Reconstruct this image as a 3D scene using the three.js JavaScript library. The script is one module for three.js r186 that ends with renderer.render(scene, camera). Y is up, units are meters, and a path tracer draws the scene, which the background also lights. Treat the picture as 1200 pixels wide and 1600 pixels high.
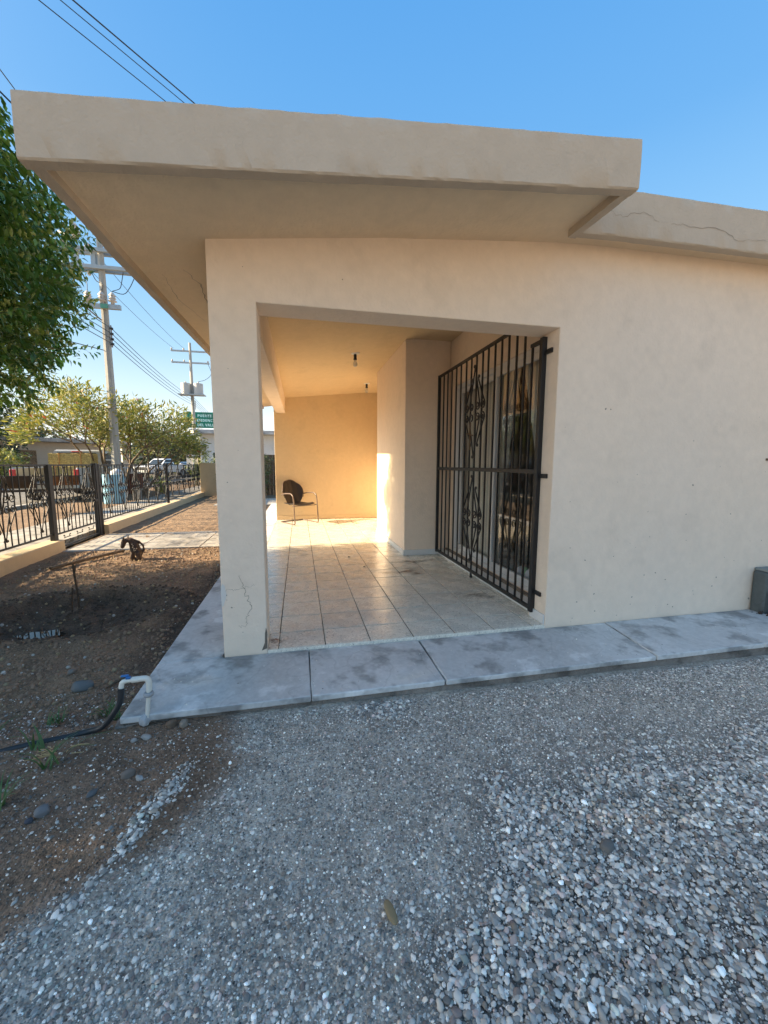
import * as THREE from 'three';
import { mergeGeometries, mergeVertices, toCreasedNormals } from 'three/addons/utils/BufferGeometryUtils.js';
import { RoundedBoxGeometry } from 'three/addons/geometries/RoundedBoxGeometry.js';
import { MarchingCubes } from 'three/addons/objects/MarchingCubes.js';
import { ImprovedNoise } from 'three/addons/math/ImprovedNoise.js';

// ---------------------------------------------------------------- camera, sky, sun, exposure
const scene = new THREE.Scene();
const camera = new THREE.PerspectiveCamera(2 * Math.atan(800 / 620) * 180 / Math.PI, 0.75, 0.05, 600);
camera.position.set(0.1565, 1.1698, 2.4975);
camera.rotation.set(-0.119, -0.2096, 0.0025, 'YXZ');

const renderer = new THREE.WebGLRenderer({ antialias: true });
renderer.toneMapping = THREE.LinearToneMapping;
renderer.toneMappingExposure = 5.0;
renderer.shadowMap.enabled = true;

const SUN_TO = new THREE.Vector3(-1, 0.466, -0.05).normalize();
const sun = new THREE.DirectionalLight(new THREE.Color().setRGB(1, 0.80, 0.53), 3.4);
sun.position.copy(SUN_TO).multiplyScalar(40);
sun.castShadow = true;
sun.shadow.mapSize.set(4096, 4096);
Object.assign(sun.shadow.camera, { left: -25, right: 25, top: 25, bottom: -25, near: 1, far: 120 });
scene.add(sun, sun.target);

{ // clear morning sky: pale at the horizon, deep blue above, an oversized glow round the sun added to fill the shade
  const W = 512, H = 256, d = new Float32Array(W * H * 4);
  const air = [[-90, .60, .57, .52], [-3, 1.1, 1.08, 1.04], [0, 1.35, 1.33, 1.28], [4, 1.1, 1.15, 1.16], [8, .74, .93, 1.04], [14, .44, .71, .96], [22, .275, .565, .90], [34, .155, .425, .82], [48, .105, .355, .77], [90, .085, .30, .70]];
  const stops = air.map(([e, ...c]) => [e, ...c.map((v) => v * 1.12 / renderer.toneMappingExposure)]);
  for (let j = 0; j < H; j++) {
    const e = ((j + .5) / H - .5) * 180, y = Math.sin(e * Math.PI / 180), c = Math.cos(e * Math.PI / 180);
    let k = 0; while (k < stops.length - 2 && e > stops[k + 1][0]) k++;
    const t = THREE.MathUtils.clamp((e - stops[k][0]) / (stops[k + 1][0] - stops[k][0]), 0, 1);
    for (let i = 0; i < W; i++) {
      const a = ((i + .5) / W - .5) * 2 * Math.PI, dot = Math.cos(a) * c * SUN_TO.x + y * SUN_TO.y + Math.sin(a) * c * SUN_TO.z;
      const g = e > -2 ? (.5 * Math.pow(Math.max(0, dot), 5) + 8 * Math.pow(Math.max(0, dot), 18)) / renderer.toneMappingExposure : 0; // enlarged sun glow, added as fill light for shaded surfaces
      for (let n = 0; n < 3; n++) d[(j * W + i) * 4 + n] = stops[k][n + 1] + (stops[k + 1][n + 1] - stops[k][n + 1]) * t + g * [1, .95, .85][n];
      d[(j * W + i) * 4 + 3] = 1;
    }
  }
  const sky = new THREE.DataTexture(d, W, H, THREE.RGBAFormat, THREE.FloatType);
  sky.mapping = THREE.EquirectangularReflectionMapping; sky.magFilter = THREE.LinearFilter; sky.needsUpdate = true;
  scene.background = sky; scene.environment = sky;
}

// ---------------------------------------------------------------- helpers
const V = (x, y, z) => new THREE.Vector3(x, y, z), { clamp, lerp, smoothstep } = THREE.MathUtils;
function rng(s) { return () => { s |= 0; s = s + 0x6D2B79F5 | 0; let t = Math.imul(s ^ s >>> 15, 1 | s); t = t + Math.imul(t ^ t >>> 7, 61 | t) ^ t; return ((t ^ t >>> 14) >>> 0) / 4294967296; }; }
const IN = new ImprovedNoise();
const noise = (x, y, z = 0) => IN.noise(x + 31.7, y + 17.3, z + 5.1);
function fbm(x, y, o = 4, z = 0) { let s = 0, a = .5, f = 1; for (let i = 0; i < o; i++) { s += a * noise(x * f, y * f, z + i * 7.7); a *= .5; f *= 2.03; } return s; }
// periodic noise for textures that repeat without a seam
function pnoise(seed) {
  const g = new Float32Array(65536), r = rng(seed); for (let i = 0; i < 65536; i++) g[i] = r() * 2 - 1;
  return (u, v, P) => {
    const x = u * P, y = v * P, ix = Math.floor(x), iy = Math.floor(y), fx = x - ix, fy = y - iy, sx = fx * fx * (3 - 2 * fx), sy = fy * fy * (3 - 2 * fy);
    const h = (a, b) => g[((((a % P) + P) % P) * 131 + (((b % P) + P) % P) * 977) & 65535];
    return lerp(lerp(h(ix, iy), h(ix + 1, iy), sx), lerp(h(ix, iy + 1), h(ix + 1, iy + 1), sx), sy);
  };
}
function pf(pn, u, v, P, o) { let s = 0, a = .5; for (let i = 0; i < o; i++) { s += a * pn(u, v, P); P *= 2; a *= .55; } return s; }
function tex(n, fn, srgb, metres, m = n) {
  const d = new Uint8Array(n * m * 4);
  for (let j = 0; j < m; j++) for (let i = 0; i < n; i++) {
    const c = fn((i + .5) / n, (j + .5) / m), o = (j * n + i) * 4, s = typeof c === 'number';
    for (let k = 0; k < 3; k++) d[o + k] = clamp((s ? c : c[k]) * 255, 0, 255);
    d[o + 3] = !s && c.length > 3 ? clamp(c[3] * 255, 0, 255) : 255;
  }
  const t = new THREE.DataTexture(d, n, m); t.magFilter = THREE.LinearFilter; t.minFilter = THREE.LinearMipmapLinearFilter; t.generateMipmaps = true;
  t.wrapS = t.wrapT = THREE.RepeatWrapping; if (srgb) t.colorSpace = THREE.SRGBColorSpace;
  t.repeat.set(1 / metres, 1 / metres); t.needsUpdate = true; return t;
}
const lin = (r, g, b) => new THREE.Color().setRGB(r, g, b);
const mat = (c, o = {}) => new THREE.MeshStandardMaterial({ color: Array.isArray(c) ? lin(...c) : c, roughness: .8, side: THREE.DoubleSide, ...o });

const used = {};
function numbered(n) { const k = used[n] = (used[n] ?? -1) + 1; return k ? n + '_' + String(k).padStart(3, '0') : n; }
function shade(o) { o.traverse((c) => { if (c.isMesh) { c.castShadow = true; c.receiveShadow = true; } }); return o; }
function thing(name, label, category, pos = [0, 0, 0], turn = 0, group) {
  const g = new THREE.Group(); g.name = numbered(name); g.position.set(...pos); g.rotation.y = turn; scene.add(g);
  g.userData = { label, category }; if (group) g.userData.group = group; return g;
}
function part(parent, name, geo, m, label) { const o = new THREE.Mesh(geo, m); o.name = parent === scene ? numbered(name) : name; o.castShadow = o.receiveShadow = true; parent.add(o); if (label) o.userData.label = label; return o; }
function single(name, geo, m, label, category, group) { const o = part(scene, name, geo, m); o.userData = { label, category }; if (group) o.userData.group = group; return o; }
function structure(name, geo, m, label) { const o = part(scene, name, geo, m); o.userData = { kind: 'structure', label, category: name.replace(/_/g, ' ').split(' ').slice(-2).join(' ') }; return o; }
function sub(parent, name) { const g = new THREE.Group(); g.name = name; parent.add(g); return g; }
function copy(o, label, pos, turn) { const c = o.clone(); c.name = numbered(o.name.replace(/_\d{3}$/, '')); c.userData = { ...o.userData, label }; if (pos) c.position.set(...pos); if (turn !== undefined) c.rotation.y = turn; scene.add(c); return c; }

// uv in metres from the dominant direction of each face
function boxUV(g, off = 0) {
  const q = g.index ? g.toNonIndexed() : g, p = q.attributes.position, uv = new Float32Array(p.count * 2);
  for (let i = 0; i < p.count; i += 3) {
    const a = V().fromBufferAttribute(p, i), b = V().fromBufferAttribute(p, i + 1), c = V().fromBufferAttribute(p, i + 2);
    const n = b.clone().sub(a).cross(c.clone().sub(a)), ax = Math.abs(n.x), ay = Math.abs(n.y), az = Math.abs(n.z);
    [a, b, c].forEach((v, k) => { const [s, t] = ax >= ay && ax >= az ? [v.z, v.y] : ay >= az ? [v.x, v.z] : [v.x, v.y]; uv[(i + k) * 2] = s + off; uv[(i + k) * 2 + 1] = t + off * .7; });
  }
  q.setAttribute('uv', new THREE.BufferAttribute(uv, 2)); return q;
}
function box(x0, x1, y0, y1, z0, z1, r = 0) {
  const w = x1 - x0, h = y1 - y0, d = z1 - z0;
  const g = r ? new RoundedBoxGeometry(w, h, d, 2, Math.min(r, w / 2.01, h / 2.01, d / 2.01)) : new THREE.BoxGeometry(w, h, d);
  return boxUV(g.translate((x0 + x1) / 2, (y0 + y1) / 2, (z0 + z1) / 2));
}
function merge(list) {
  const l = list.map((g) => { const q = g.index ? g.toNonIndexed() : g; for (const k of Object.keys(q.attributes)) if (!['position', 'normal', 'uv'].includes(k)) q.deleteAttribute(k); if (!q.attributes.uv) q.setAttribute('uv', new THREE.BufferAttribute(new Float32Array(q.attributes.position.count * 2), 2)); return q; });
  return mergeGeometries(l);
}
function bar(a, b, w, d = w) { // square bar between two points
  const l = a.distanceTo(b), g = new THREE.BoxGeometry(w, l, d);
  return g.applyMatrix4(new THREE.Matrix4().compose(a.clone().add(b).multiplyScalar(.5), new THREE.Quaternion().setFromUnitVectors(V(0, 1, 0), b.clone().sub(a).normalize()), V(1, 1, 1)));
}
function rod(a, b, r0, r1 = r0, n = 8) {
  const l = a.distanceTo(b), g = new THREE.CylinderGeometry(r1, r0, l, n);
  return g.applyMatrix4(new THREE.Matrix4().compose(a.clone().add(b).multiplyScalar(.5), new THREE.Quaternion().setFromUnitVectors(V(0, 1, 0), b.clone().sub(a).normalize()), V(1, 1, 1)));
}
const tube = (pts, r, n = 24, s = 6) => new THREE.TubeGeometry(new THREE.CatmullRomCurve3(pts), n, r, s);
const poly = (pts) => new THREE.Shape(pts.map((q) => new THREE.Vector2(...q)));
// rings of points (same count in each) skinned into a surface; ends closed
function skin(rings, crease = .6, caps = true) {
  const n = rings[0].length, pos = [], idx = [];
  rings.forEach((r) => r.forEach((v) => pos.push(v.x, v.y, v.z)));
  for (let i = 0; i < rings.length - 1; i++) for (let j = 0; j < n; j++) { const a = i * n + j, b = i * n + (j + 1) % n; idx.push(a, b, a + n, b, b + n, a + n); }
  if (caps) for (const [k, flip] of [[0, 1], [rings.length - 1, 0]]) {
    const c = V(); rings[k].forEach((v) => c.add(v)); c.divideScalar(n); const m = pos.length / 3; pos.push(c.x, c.y, c.z);
    for (let j = 0; j < n; j++) { const a = k * n + j, b = k * n + (j + 1) % n; flip ? idx.push(b, a, m) : idx.push(a, b, m); }
  }
  const g = new THREE.BufferGeometry(); g.setAttribute('position', new THREE.Float32BufferAttribute(pos, 3)); g.setIndex(idx);
  return toCreasedNormals(g, crease);
}

// ---------------------------------------------------------------- surface textures
const pn1 = pnoise(11), pn2 = pnoise(23), pn3 = pnoise(37);
const T = {};
T.stuccoBump = tex(1024, (u, v) => .5 + .10 * pf(pn1, u, v, 40, 4) + .12 * pf(pn1, u * 4, v, 30, 2) + .30 * pf(pn2, u, v, 140, 3), false, 1.7);
T.stucco = tex(1024, (u, v) => {
  const m = pf(pn1, u, v, 4, 5), f = pf(pn2, u, v, 60, 3), s = pf(pn3, u, v, 12, 4), k = 1 + .016 * m + .022 * f - .022 * smoothstep(s, .26, .6), w = .008 * pf(pn2, u, v, 3, 3);
  return [.96 * k + w * .6, .96 * k, .96 * k - w];
}, true, 2.9);
T.concrete = tex(1024, (u, v) => {
  const m = pf(pn2, u, v, 4, 5), st = pf(pn1, u, v, 9, 5), f = pf(pn3, u, v, 90, 3), w = Math.abs(pf(pn3, u, v, 5, 4));
  const k = .88 + .10 * m + .05 * f - .22 * smoothstep(st, .10, .5) + .11 * smoothstep(-st, .25, .5) - .05 * (1 - smoothstep(w, 0, .03));
  return [k, k * 1.005, k * 1.01];
}, true, 1.9);
T.concreteBump = tex(512, (u, v) => .5 + .3 * pf(pn1, u, v, 6, 4) + .22 * pf(pn2, u, v, 70, 3), false, 1.1);
T.terrazzo = [5, 6, 7].map((s) => { // marble chips in a pale binder
  const r = rng(s * 91), chips = []; for (let i = 0; i < 520; i++) chips.push([r(), r(), .006 + .018 * r() * r(), r(), .5 + r(), r() * 3]);
  const N = 256, img = new Float32Array(N * N).fill(-1);
  for (const [cx, cy, rad, tone, asp, an] of chips) for (let j = -8; j <= 8; j++) for (let i = -8; i <= 8; i++) {
    const dx = i / N, dy = j / N, a = dx * Math.cos(an) + dy * Math.sin(an), b = -dx * Math.sin(an) + dy * Math.cos(an);
    if (a * a * asp + b * b / asp < rad * rad) img[((Math.floor(cy * N) + j + N) % N) * N + (Math.floor(cx * N) + i + N) % N] = tone;
  }
  return tex(N, (u, v) => {
    const c = img[Math.floor(v * N) * N + Math.floor(u * N)], m = pf(pn1, u, v, 4, 4) * .05, q = pf(pn3, u, v, 60, 2) * .05;
    const b = c < 0 ? .86 : c < .10 ? .64 : c < .25 ? .75 : .90 + .05 * c; return [b + m + q, (b + m + q) * .975, (b + m + q) * .92];
  }, true, .3);
});
T.tileRough = tex(256, (u, v) => .26 + .16 * pf(pn1, u, v, 5, 4) + .08 * pf(pn2, u, v, 50, 2), false, .6);
T.soil = tex(1024, (u, v) => { const a = pf(pn1, u, v, 10, 5), b = pf(pn2, u, v, 120, 3), c = pf(pn3, u, v, 200, 2); const k = .91 + .17 * a + .20 * b + .15 * c; return [k, k * .985, k * .96]; }, true, 1.3);
T.soilBump = tex(1024, (u, v) => .5 + .34 * pf(pn2, u, v, 22, 5) + .26 * pf(pn3, u, v, 150, 3), false, 1.3);
T.bark = tex(256, (u, v) => { const k = .75 + .3 * pf(pn1, u, v, 8, 4) + .1 * pf(pn2, u, v, 40, 2); return [k, k * .97, k * .92]; }, true, .4);
T.hay = tex(256, (u, v) => { const k = .86 + .16 * pn1(u * .25, v, 64) + .12 * pn2(u, v * .2, 60); return [k, k * .95, k * .8]; }, true, .5);
T.fine = tex(256, (u, v) => .5 + .4 * pf(pn3, u, v, 30, 3), false, .25);

const paint = { map: T.stucco, bumpMap: T.stuccoBump, bumpScale: .0035, roughness: .92 };
const M = {
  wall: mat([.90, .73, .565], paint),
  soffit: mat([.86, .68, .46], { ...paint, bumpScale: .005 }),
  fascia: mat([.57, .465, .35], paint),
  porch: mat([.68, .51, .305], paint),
  roofing: mat([.35, .34, .33]),
  concrete: mat([.80, .785, .75], { map: T.concrete, bumpMap: T.concreteBump, bumpScale: .004, roughness: .62 }),
  roughConcrete: mat([.34, .30, .26], { map: T.concrete, bumpMap: T.soilBump, bumpScale: .02, roughness: .95 }),
  path: mat([.46, .42, .36], { map: T.concrete, bumpMap: T.concreteBump, bumpScale: .006, roughness: .9 }),
  grout: mat([.085, .072, .06], { map: T.soil, roughness: .95 }),
  white: mat([.74, .73, .70], { map: T.stucco, roughness: .5 }),
  alu: mat([.66, .66, .65], { roughness: .38, metalness: .25 }),
  iron: mat([.010, .010, .011], { roughness: .5, metalness: .0 }),
  ironDusty: mat([.025, .022, .02], { roughness: .55 }),
  glass: new THREE.MeshPhysicalMaterial({ color: 0xffffff, roughness: .0, transmission: 1, thickness: 0, ior: 1.95, specularIntensity: 1, side: THREE.DoubleSide }),
  fencePaint: mat([.66, .49, .29], paint),
  bark: mat([.16, .115, .08], { map: T.bark, bumpMap: T.bark, bumpScale: .01 }),
  paleBark: mat([.30, .23, .16], { map: T.bark, bumpMap: T.bark, bumpScale: .008 }),
  poleConcrete: mat([.55, .52, .46], { map: T.concrete, roughness: .9 }),
  black: mat([.02, .02, .02], { roughness: .5 }),
  rubber: mat([.025, .025, .027], { roughness: .75 }),
  galv: mat([.42, .44, .44], { roughness: .5, metalness: .4 }),
  porcelain: mat([.55, .50, .45], { roughness: .3 }),
  wood: mat([.30, .20, .12], { map: T.bark }),
  pvc: mat([.72, .70, .62], { roughness: .35 }),
};
M.tiles = [0, 1, 2, 3, 4, 5].map((i) => mat([[.97, .965, .93], [1, .99, .955], [.94, .935, .90]][i % 3].map((c) => c * (i < 3 ? 1 : .95)), { map: T.terrazzo[i % 3], roughnessMap: T.tileRough, roughness: 1 }));

// ---------------------------------------------------------------- ground
const xFence = (z) => -3.05 + .031 * z;
const basin = (x, z) => Math.hypot((x + 1.72) / 1.15, (z + 1.22) / .85 + .12 * noise(x * 2, z * 2));
function groundY(x, z) {
  const walk = z > .5 && x > -.75;
  let y = (z > .45 ? -.082 - .010 * clamp(x, -1, 4) : -.098) + .012 * fbm(x * .9, z * .9, 3) + (walk ? .006 : .013) * fbm(x * 5, z * 5, 3, 3) + (walk ? .003 : .009) * fbm(x * 17, z * 17, 3, 9);
  if (x < -.6 && z < .8) {
    const b = basin(x, z);
    y += .040 * Math.exp(-((b - .74) ** 2) / .018) - .085 * smoothstep(.66 - b, 0, .3) + (b < .7 ? .03 * fbm(x * 9, z * 9, 3, 4) : 0);
    y += .055 * Math.exp(-(((x + 1.80) ** 2 + (z + 1.42) ** 2) / .028)); // soil heaped at the sapling's foot
    y -= .014 * smoothstep(x, -.9, -.7) * smoothstep(-z, -.2, .3); // trench along the walkway
    y += .02 * smoothstep(-z, 1.9, 3.2);
  }
  // ridge of raked gravel
  const rx = -.33 - .34 * Math.pow(clamp((z - .85) / .75, 0, 1.4), 1.5); y += (z > .7 ? .014 : 0) * Math.exp(-((x - rx) ** 2) / .008);
  return y;
}
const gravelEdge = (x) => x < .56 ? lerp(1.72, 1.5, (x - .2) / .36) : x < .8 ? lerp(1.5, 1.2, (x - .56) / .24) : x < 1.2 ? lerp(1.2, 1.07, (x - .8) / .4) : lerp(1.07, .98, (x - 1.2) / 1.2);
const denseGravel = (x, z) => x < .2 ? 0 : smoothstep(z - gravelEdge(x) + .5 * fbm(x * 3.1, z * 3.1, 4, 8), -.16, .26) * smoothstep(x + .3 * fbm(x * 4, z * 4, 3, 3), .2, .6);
const soilSide = (x, z) => { // 1 in the brown soil, 0 on the grey drive
  const e = z < .5 ? 3 : z < .85 ? lerp(-.2, -.06, (z - .45) / .4) : z < 1.15 ? lerp(-.06, -.2, (z - .85) / .3) : lerp(-.2, -.62, (z - 1.15) / .28);
  return z < .48 ? 1 : smoothstep(e - x + .12 * fbm(x * 4, z * 4, 3, 2), -.1, .14);
};
{
  const x0 = -3.16, x1 = 4.6, z0 = -14.2, z1 = 3.1, nx = 300, zs = [];
  for (let z = z1; z > z0;) { zs.push(z); z -= z > -3.4 ? .026 : z > -6 ? .05 : .14; } zs.push(z0);
  const pos = [], col = [], uv = [], idx = [];
  for (const z of zs) for (let i = 0; i <= nx; i++) {
    const s = i / nx, x = lerp(Math.min(x0, xFence(z) - .05), x1, s), y = groundY(x, z); pos.push(x, y, z); uv.push(x, z);
    const n = fbm(x * 2.2, z * 2.2, 4), f = fbm(x * 8, z * 8, 3, 6), k = soilSide(x, z);
    let c = [.58 + .13 * n + .08 * f, .505 + .12 * n + .07 * f, .43 + .10 * n + .06 * f]; // dusty grey drive
    const dry = [.34, .225, .14], brown = [.27, .172, .112], wet = [.14, .096, .066], sand = [.30, .20, .12];
    let so = dry.map((d, q) => lerp(d, brown[q], clamp(.5 + 1.6 * n + .5 * f, 0, 1)));
    if (z > .3) so = so.map((d, q) => lerp(d, [.29, .185, .125][q], .75));
    if (x < -.6) {
      const b = basin(x, z); so = so.map((d, q) => lerp(d, wet[q], clamp(smoothstep(.95 - b + .5 * n + .3 * f, -.05, .45), 0, 1)));
      so = so.map((d, q) => lerp(d, [.12, .085, .062][q], smoothstep(x + .22 * n, -1.05, -.78) * smoothstep(-z, -.4, .4) * smoothstep(z, -3, -2.2) * .9));
      so = so.map((d, q) => lerp(d, sand[q] * (1 + .25 * n + .2 * f), smoothstep(-z + .5 * n, 2.5, 3.6)));
    }
    const dn = denseGravel(x, z); c = c.map((d, q) => lerp(d, [.13, .12, .11][q], .9 * dn)); c = c.map((d, q) => lerp(d, so[q], k)); col.push(...c);  // darker ground under dense pebbles: shade of the gaps put into the colour
  }
  const w = nx + 1; for (let j = 0; j < zs.length - 1; j++) for (let i = 0; i < nx; i++) { const a = j * w + i; idx.push(a, a + 1, a + w, a + 1, a + w + 1, a + w); }
  const g = new THREE.BufferGeometry(); g.setAttribute('position', new THREE.Float32BufferAttribute(pos, 3)); g.setAttribute('color', new THREE.Float32BufferAttribute(col, 3)); g.setAttribute('uv', new THREE.Float32BufferAttribute(uv, 2)); g.setIndex(idx); g.computeVertexNormals();
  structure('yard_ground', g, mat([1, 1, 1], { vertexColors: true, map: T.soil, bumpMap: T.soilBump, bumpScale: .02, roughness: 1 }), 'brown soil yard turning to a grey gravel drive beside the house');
}
{ // the land round about, to the horizon
  const g = new THREE.PlaneGeometry(700, 700, 1, 1).rotateX(-Math.PI / 2).translate(0, -.22, -100); const u = g.attributes.uv; for (let i = 0; i < u.count; i++) u.setXY(i, u.getX(i) * 700, u.getY(i) * 700);
  structure('ground', g, mat([.50, .41, .31], { map: T.soil, roughness: 1 }), 'dry tan earth of the neighbourhood out to the horizon');
  const strip = (name, x0, x1, z0, z1, y, m, label) => { const h = new THREE.PlaneGeometry(x1 - x0, z1 - z0, 2, 60).rotateX(-Math.PI / 2).translate((x0 + x1) / 2, y, (z0 + z1) / 2), p = h.attributes.position, q = h.attributes.uv; for (let i = 0; i < p.count; i++) { p.setX(i, p.getX(i) + .031 * p.getZ(i)); q.setXY(i, p.getX(i), p.getZ(i)); } h.computeVertexNormals(); return structure(name, h, m, label); };
  strip('verge', -6.75, -4.6, -60, 14, -.016, mat([.27, .178, .11], { map: T.soil, bumpMap: T.soilBump, bumpScale: .02, roughness: 1 }), 'orange tan dirt verge between the street and the pavement');
  const pv = sub(scene, 'pavement'); pv.userData = { kind: 'structure', label: 'sunlit concrete pavement outside the iron fence', category: 'pavement' };
  for (let z = 12; z > -46; z -= 1.5) { const h = box(-4.62, -3.27, -.12, 0, z - 1.494, z, .008), p = h.attributes.position; for (let i = 0; i < p.count; i++) p.setX(i, p.getX(i) + .031 * p.getZ(i)); part(pv, 'paving_slab', h, M.path); }
  strip('street', -14.5, -6.9, -120, 30, -.03, mat([.15, .145, .14], { map: T.soil, bumpMap: T.soilBump, bumpScale: .006, roughness: .9 }), 'sun bleached grey asphalt street beyond the verge');
  const kb = sub(scene, 'kerb'); kb.userData = { kind: 'structure', label: 'pale concrete kerb along the dirt verge', category: 'kerb' };
  for (let z = 12; z > -60; z -= 3) { const h = box(-6.92, -6.75, -.1, .07, z - 2.99, z, .015), p = h.attributes.position; for (let i = 0; i < p.count; i++) p.setX(i, p.getX(i) + .031 * p.getZ(i)); part(kb, 'kerb_stone', h, M.path); }
}

// ---------------------------------------------------------------- walkway round the porch, garden path, porch floor
{
  const wk = sub(scene, 'walkway'); wk.userData = { kind: 'structure', label: 'blue grey polished concrete walkway round the porch', category: 'walkway' };
  const xs = [[-.70, .19], [.194, .925, .02], [.935, 2.405, -.02], [2.411, 3.21], [3.214, 3.88]];
  xs.forEach(([a, b], i) => {
    const g = box(a, b, -.055, -.02 - [.0, .001, .003, .0, .002][i], .003, .535, .008), p = g.attributes.position;
    for (let k = 0; k < p.count; k++) { const x = p.getX(k), z = p.getZ(k); if (z > .4) p.setZ(k, z + .008 * fbm(x * 3, 1, 3) + .004 * noise(x * 16, 3)); if (i === 3 && x < 2.5 && z > .4) p.setX(k, x - .07); if (i === 2 && x > 2.3 && z > .4) p.setX(k, x - .075); if (i === 4 && x > 3.8 && z > .3) p.setX(k, x + .12); }
    part(wk, 'slab', g, M.concrete);
  });
  let z = -.001; for (const d of [1.8, 2.0, 2.0, 2.2, 2.0]) { part(wk, 'slab', box(-.70, -.334, -.055, -.021, z - d + .006, z, .008), M.concrete); z -= d; }
  const rough = (x0, x1, z0, z1) => { const g = boxUV(new THREE.BoxGeometry(x1 - x0, .13, z1 - z0, Math.ceil((x1 - x0) * 22), 3, Math.ceil((z1 - z0) * 8)).translate((x0 + x1) / 2, -.118, (z0 + z1) / 2)), p = g.attributes.position; for (let i = 0; i < p.count; i++) { const q = V().fromBufferAttribute(p, i); if (q.z > z1 - .01) p.setZ(i, q.z + .012 * fbm(q.x * 7, q.y * 20, 3) - .006); } g.computeVertexNormals(); return g; };
  part(wk, 'footing', merge([rough(-.685, 3.86, .0, .522), rough(-.69, -.34, -9.9, -.002)]), M.roughConcrete, 'rough brown grey footing under the slabs');
  const gp = sub(scene, 'garden_path'); gp.userData = { kind: 'structure', label: 'pale sunlit concrete path from gate to porch', category: 'path' };
  for (const [a, b] of [[-3.2, -2.25], [-2.244, -1.35], [-1.344, -.703]]) part(gp, 'path_slab', box(a, b, -.16, -.072, -5.38, -3.86, .012), M.path);
}
{
  const fl = sub(scene, 'porch_floor'); fl.userData = { kind: 'structure', label: 'cream terrazzo tiles of the porch floor', category: 'floor' };
  part(fl, 'mortar_bed', box(-.33, 2.05, -.06, -.005, -6.1, -.004), M.grout); part(fl, 'tile_edge', box(-.064, 1.899, -.04, -.0015, -.0035, .0022), M.tiles[1]);
  const plate = (w, d, off) => { const b = .0022, y = 0, g = []; const ring = (i, yy) => [V(-w / 2 + i, yy, -d / 2 + i), V(w / 2 - i, yy, -d / 2 + i), V(w / 2 - i, yy, d / 2 - i), V(-w / 2 + i, yy, d / 2 - i)]; const s = skin([ring(0, -.012), ring(0, y - b * .6), ring(b, y)].map((r) => r.reverse()), .1); return boxUV(s, off); };
  const cache = {}, get = (w, d, v) => cache[w.toFixed(3) + d.toFixed(3) + v] ??= plate(w, d, v * .113);
  const r = rng(5), cols = [[-.33, 0]]; for (let i = 0; i < 6; i++) cols.push([i * .3, i * .3 + .3]); cols.push([1.8, 1.9], [1.9, 2.05]);
  const rows = [[-.25, 0]]; for (let j = 0; j < 20; j++) rows.push([Math.max(-6.1, -.55 - j * .3), -.25 - j * .3]);
  for (const [a, b] of cols) for (const [c, d] of rows) {
    if (a > 1.46 && d < -2.37 && c > -4.21 || d - c < .05 || a < -.1 && d > -.1) continue;
    const o = part(fl, 'tile', get(b - a - .0075, d - c - .0075, Math.floor(r() * 3)), M.tiles[Math.floor(r() * 6)]);
    o.position.set((a + b) / 2, (r() - .5) * .0012, (c + d) / 2); o.rotation.set((r() - .5) * .0012, 0, (r() - .5) * .0012);
  }
  const chip = part(fl, 'tile', get(.0616, .2466, 0), M.tiles[4]); chip.position.set(-.0325, -.001, -.125);
  // rusty and muddy marks on the tiles
  const stain = (seed, col) => { const n = pnoise(seed); return new THREE.MeshStandardMaterial({ color: lin(...col), roughness: .6, transparent: true, side: THREE.DoubleSide, alphaMap: tex(128, (u, v) => { const d = Math.hypot(u - .5, v - .5) * 2; return clamp(smoothstep(.85 - d + .9 * pf(n, u, v, 5, 5), .1, .9) * (.45 + .6 * pf(n, v, u, 14, 4)) * smoothstep(1 - d, 0, .15), 0, .85); }, false, 1) }); };
  for (const [w, d, x, z, s, c] of [[.75, .5, 1.32, -1.66, 3, [.20, .13, .08]], [.5, .4, 1.55, -2.05, 4, [.16, .11, .07]], [.22, .26, -.01, -.12, 8, [.34, .12, .05]], [.5, .35, 1.7, -.75, 9, [.24, .20, .15]]]) part(fl, 'stain', new THREE.PlaneGeometry(w, d).rotateX(-Math.PI / 2).translate(x, .0016, z), stain(s, c));
}

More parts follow.
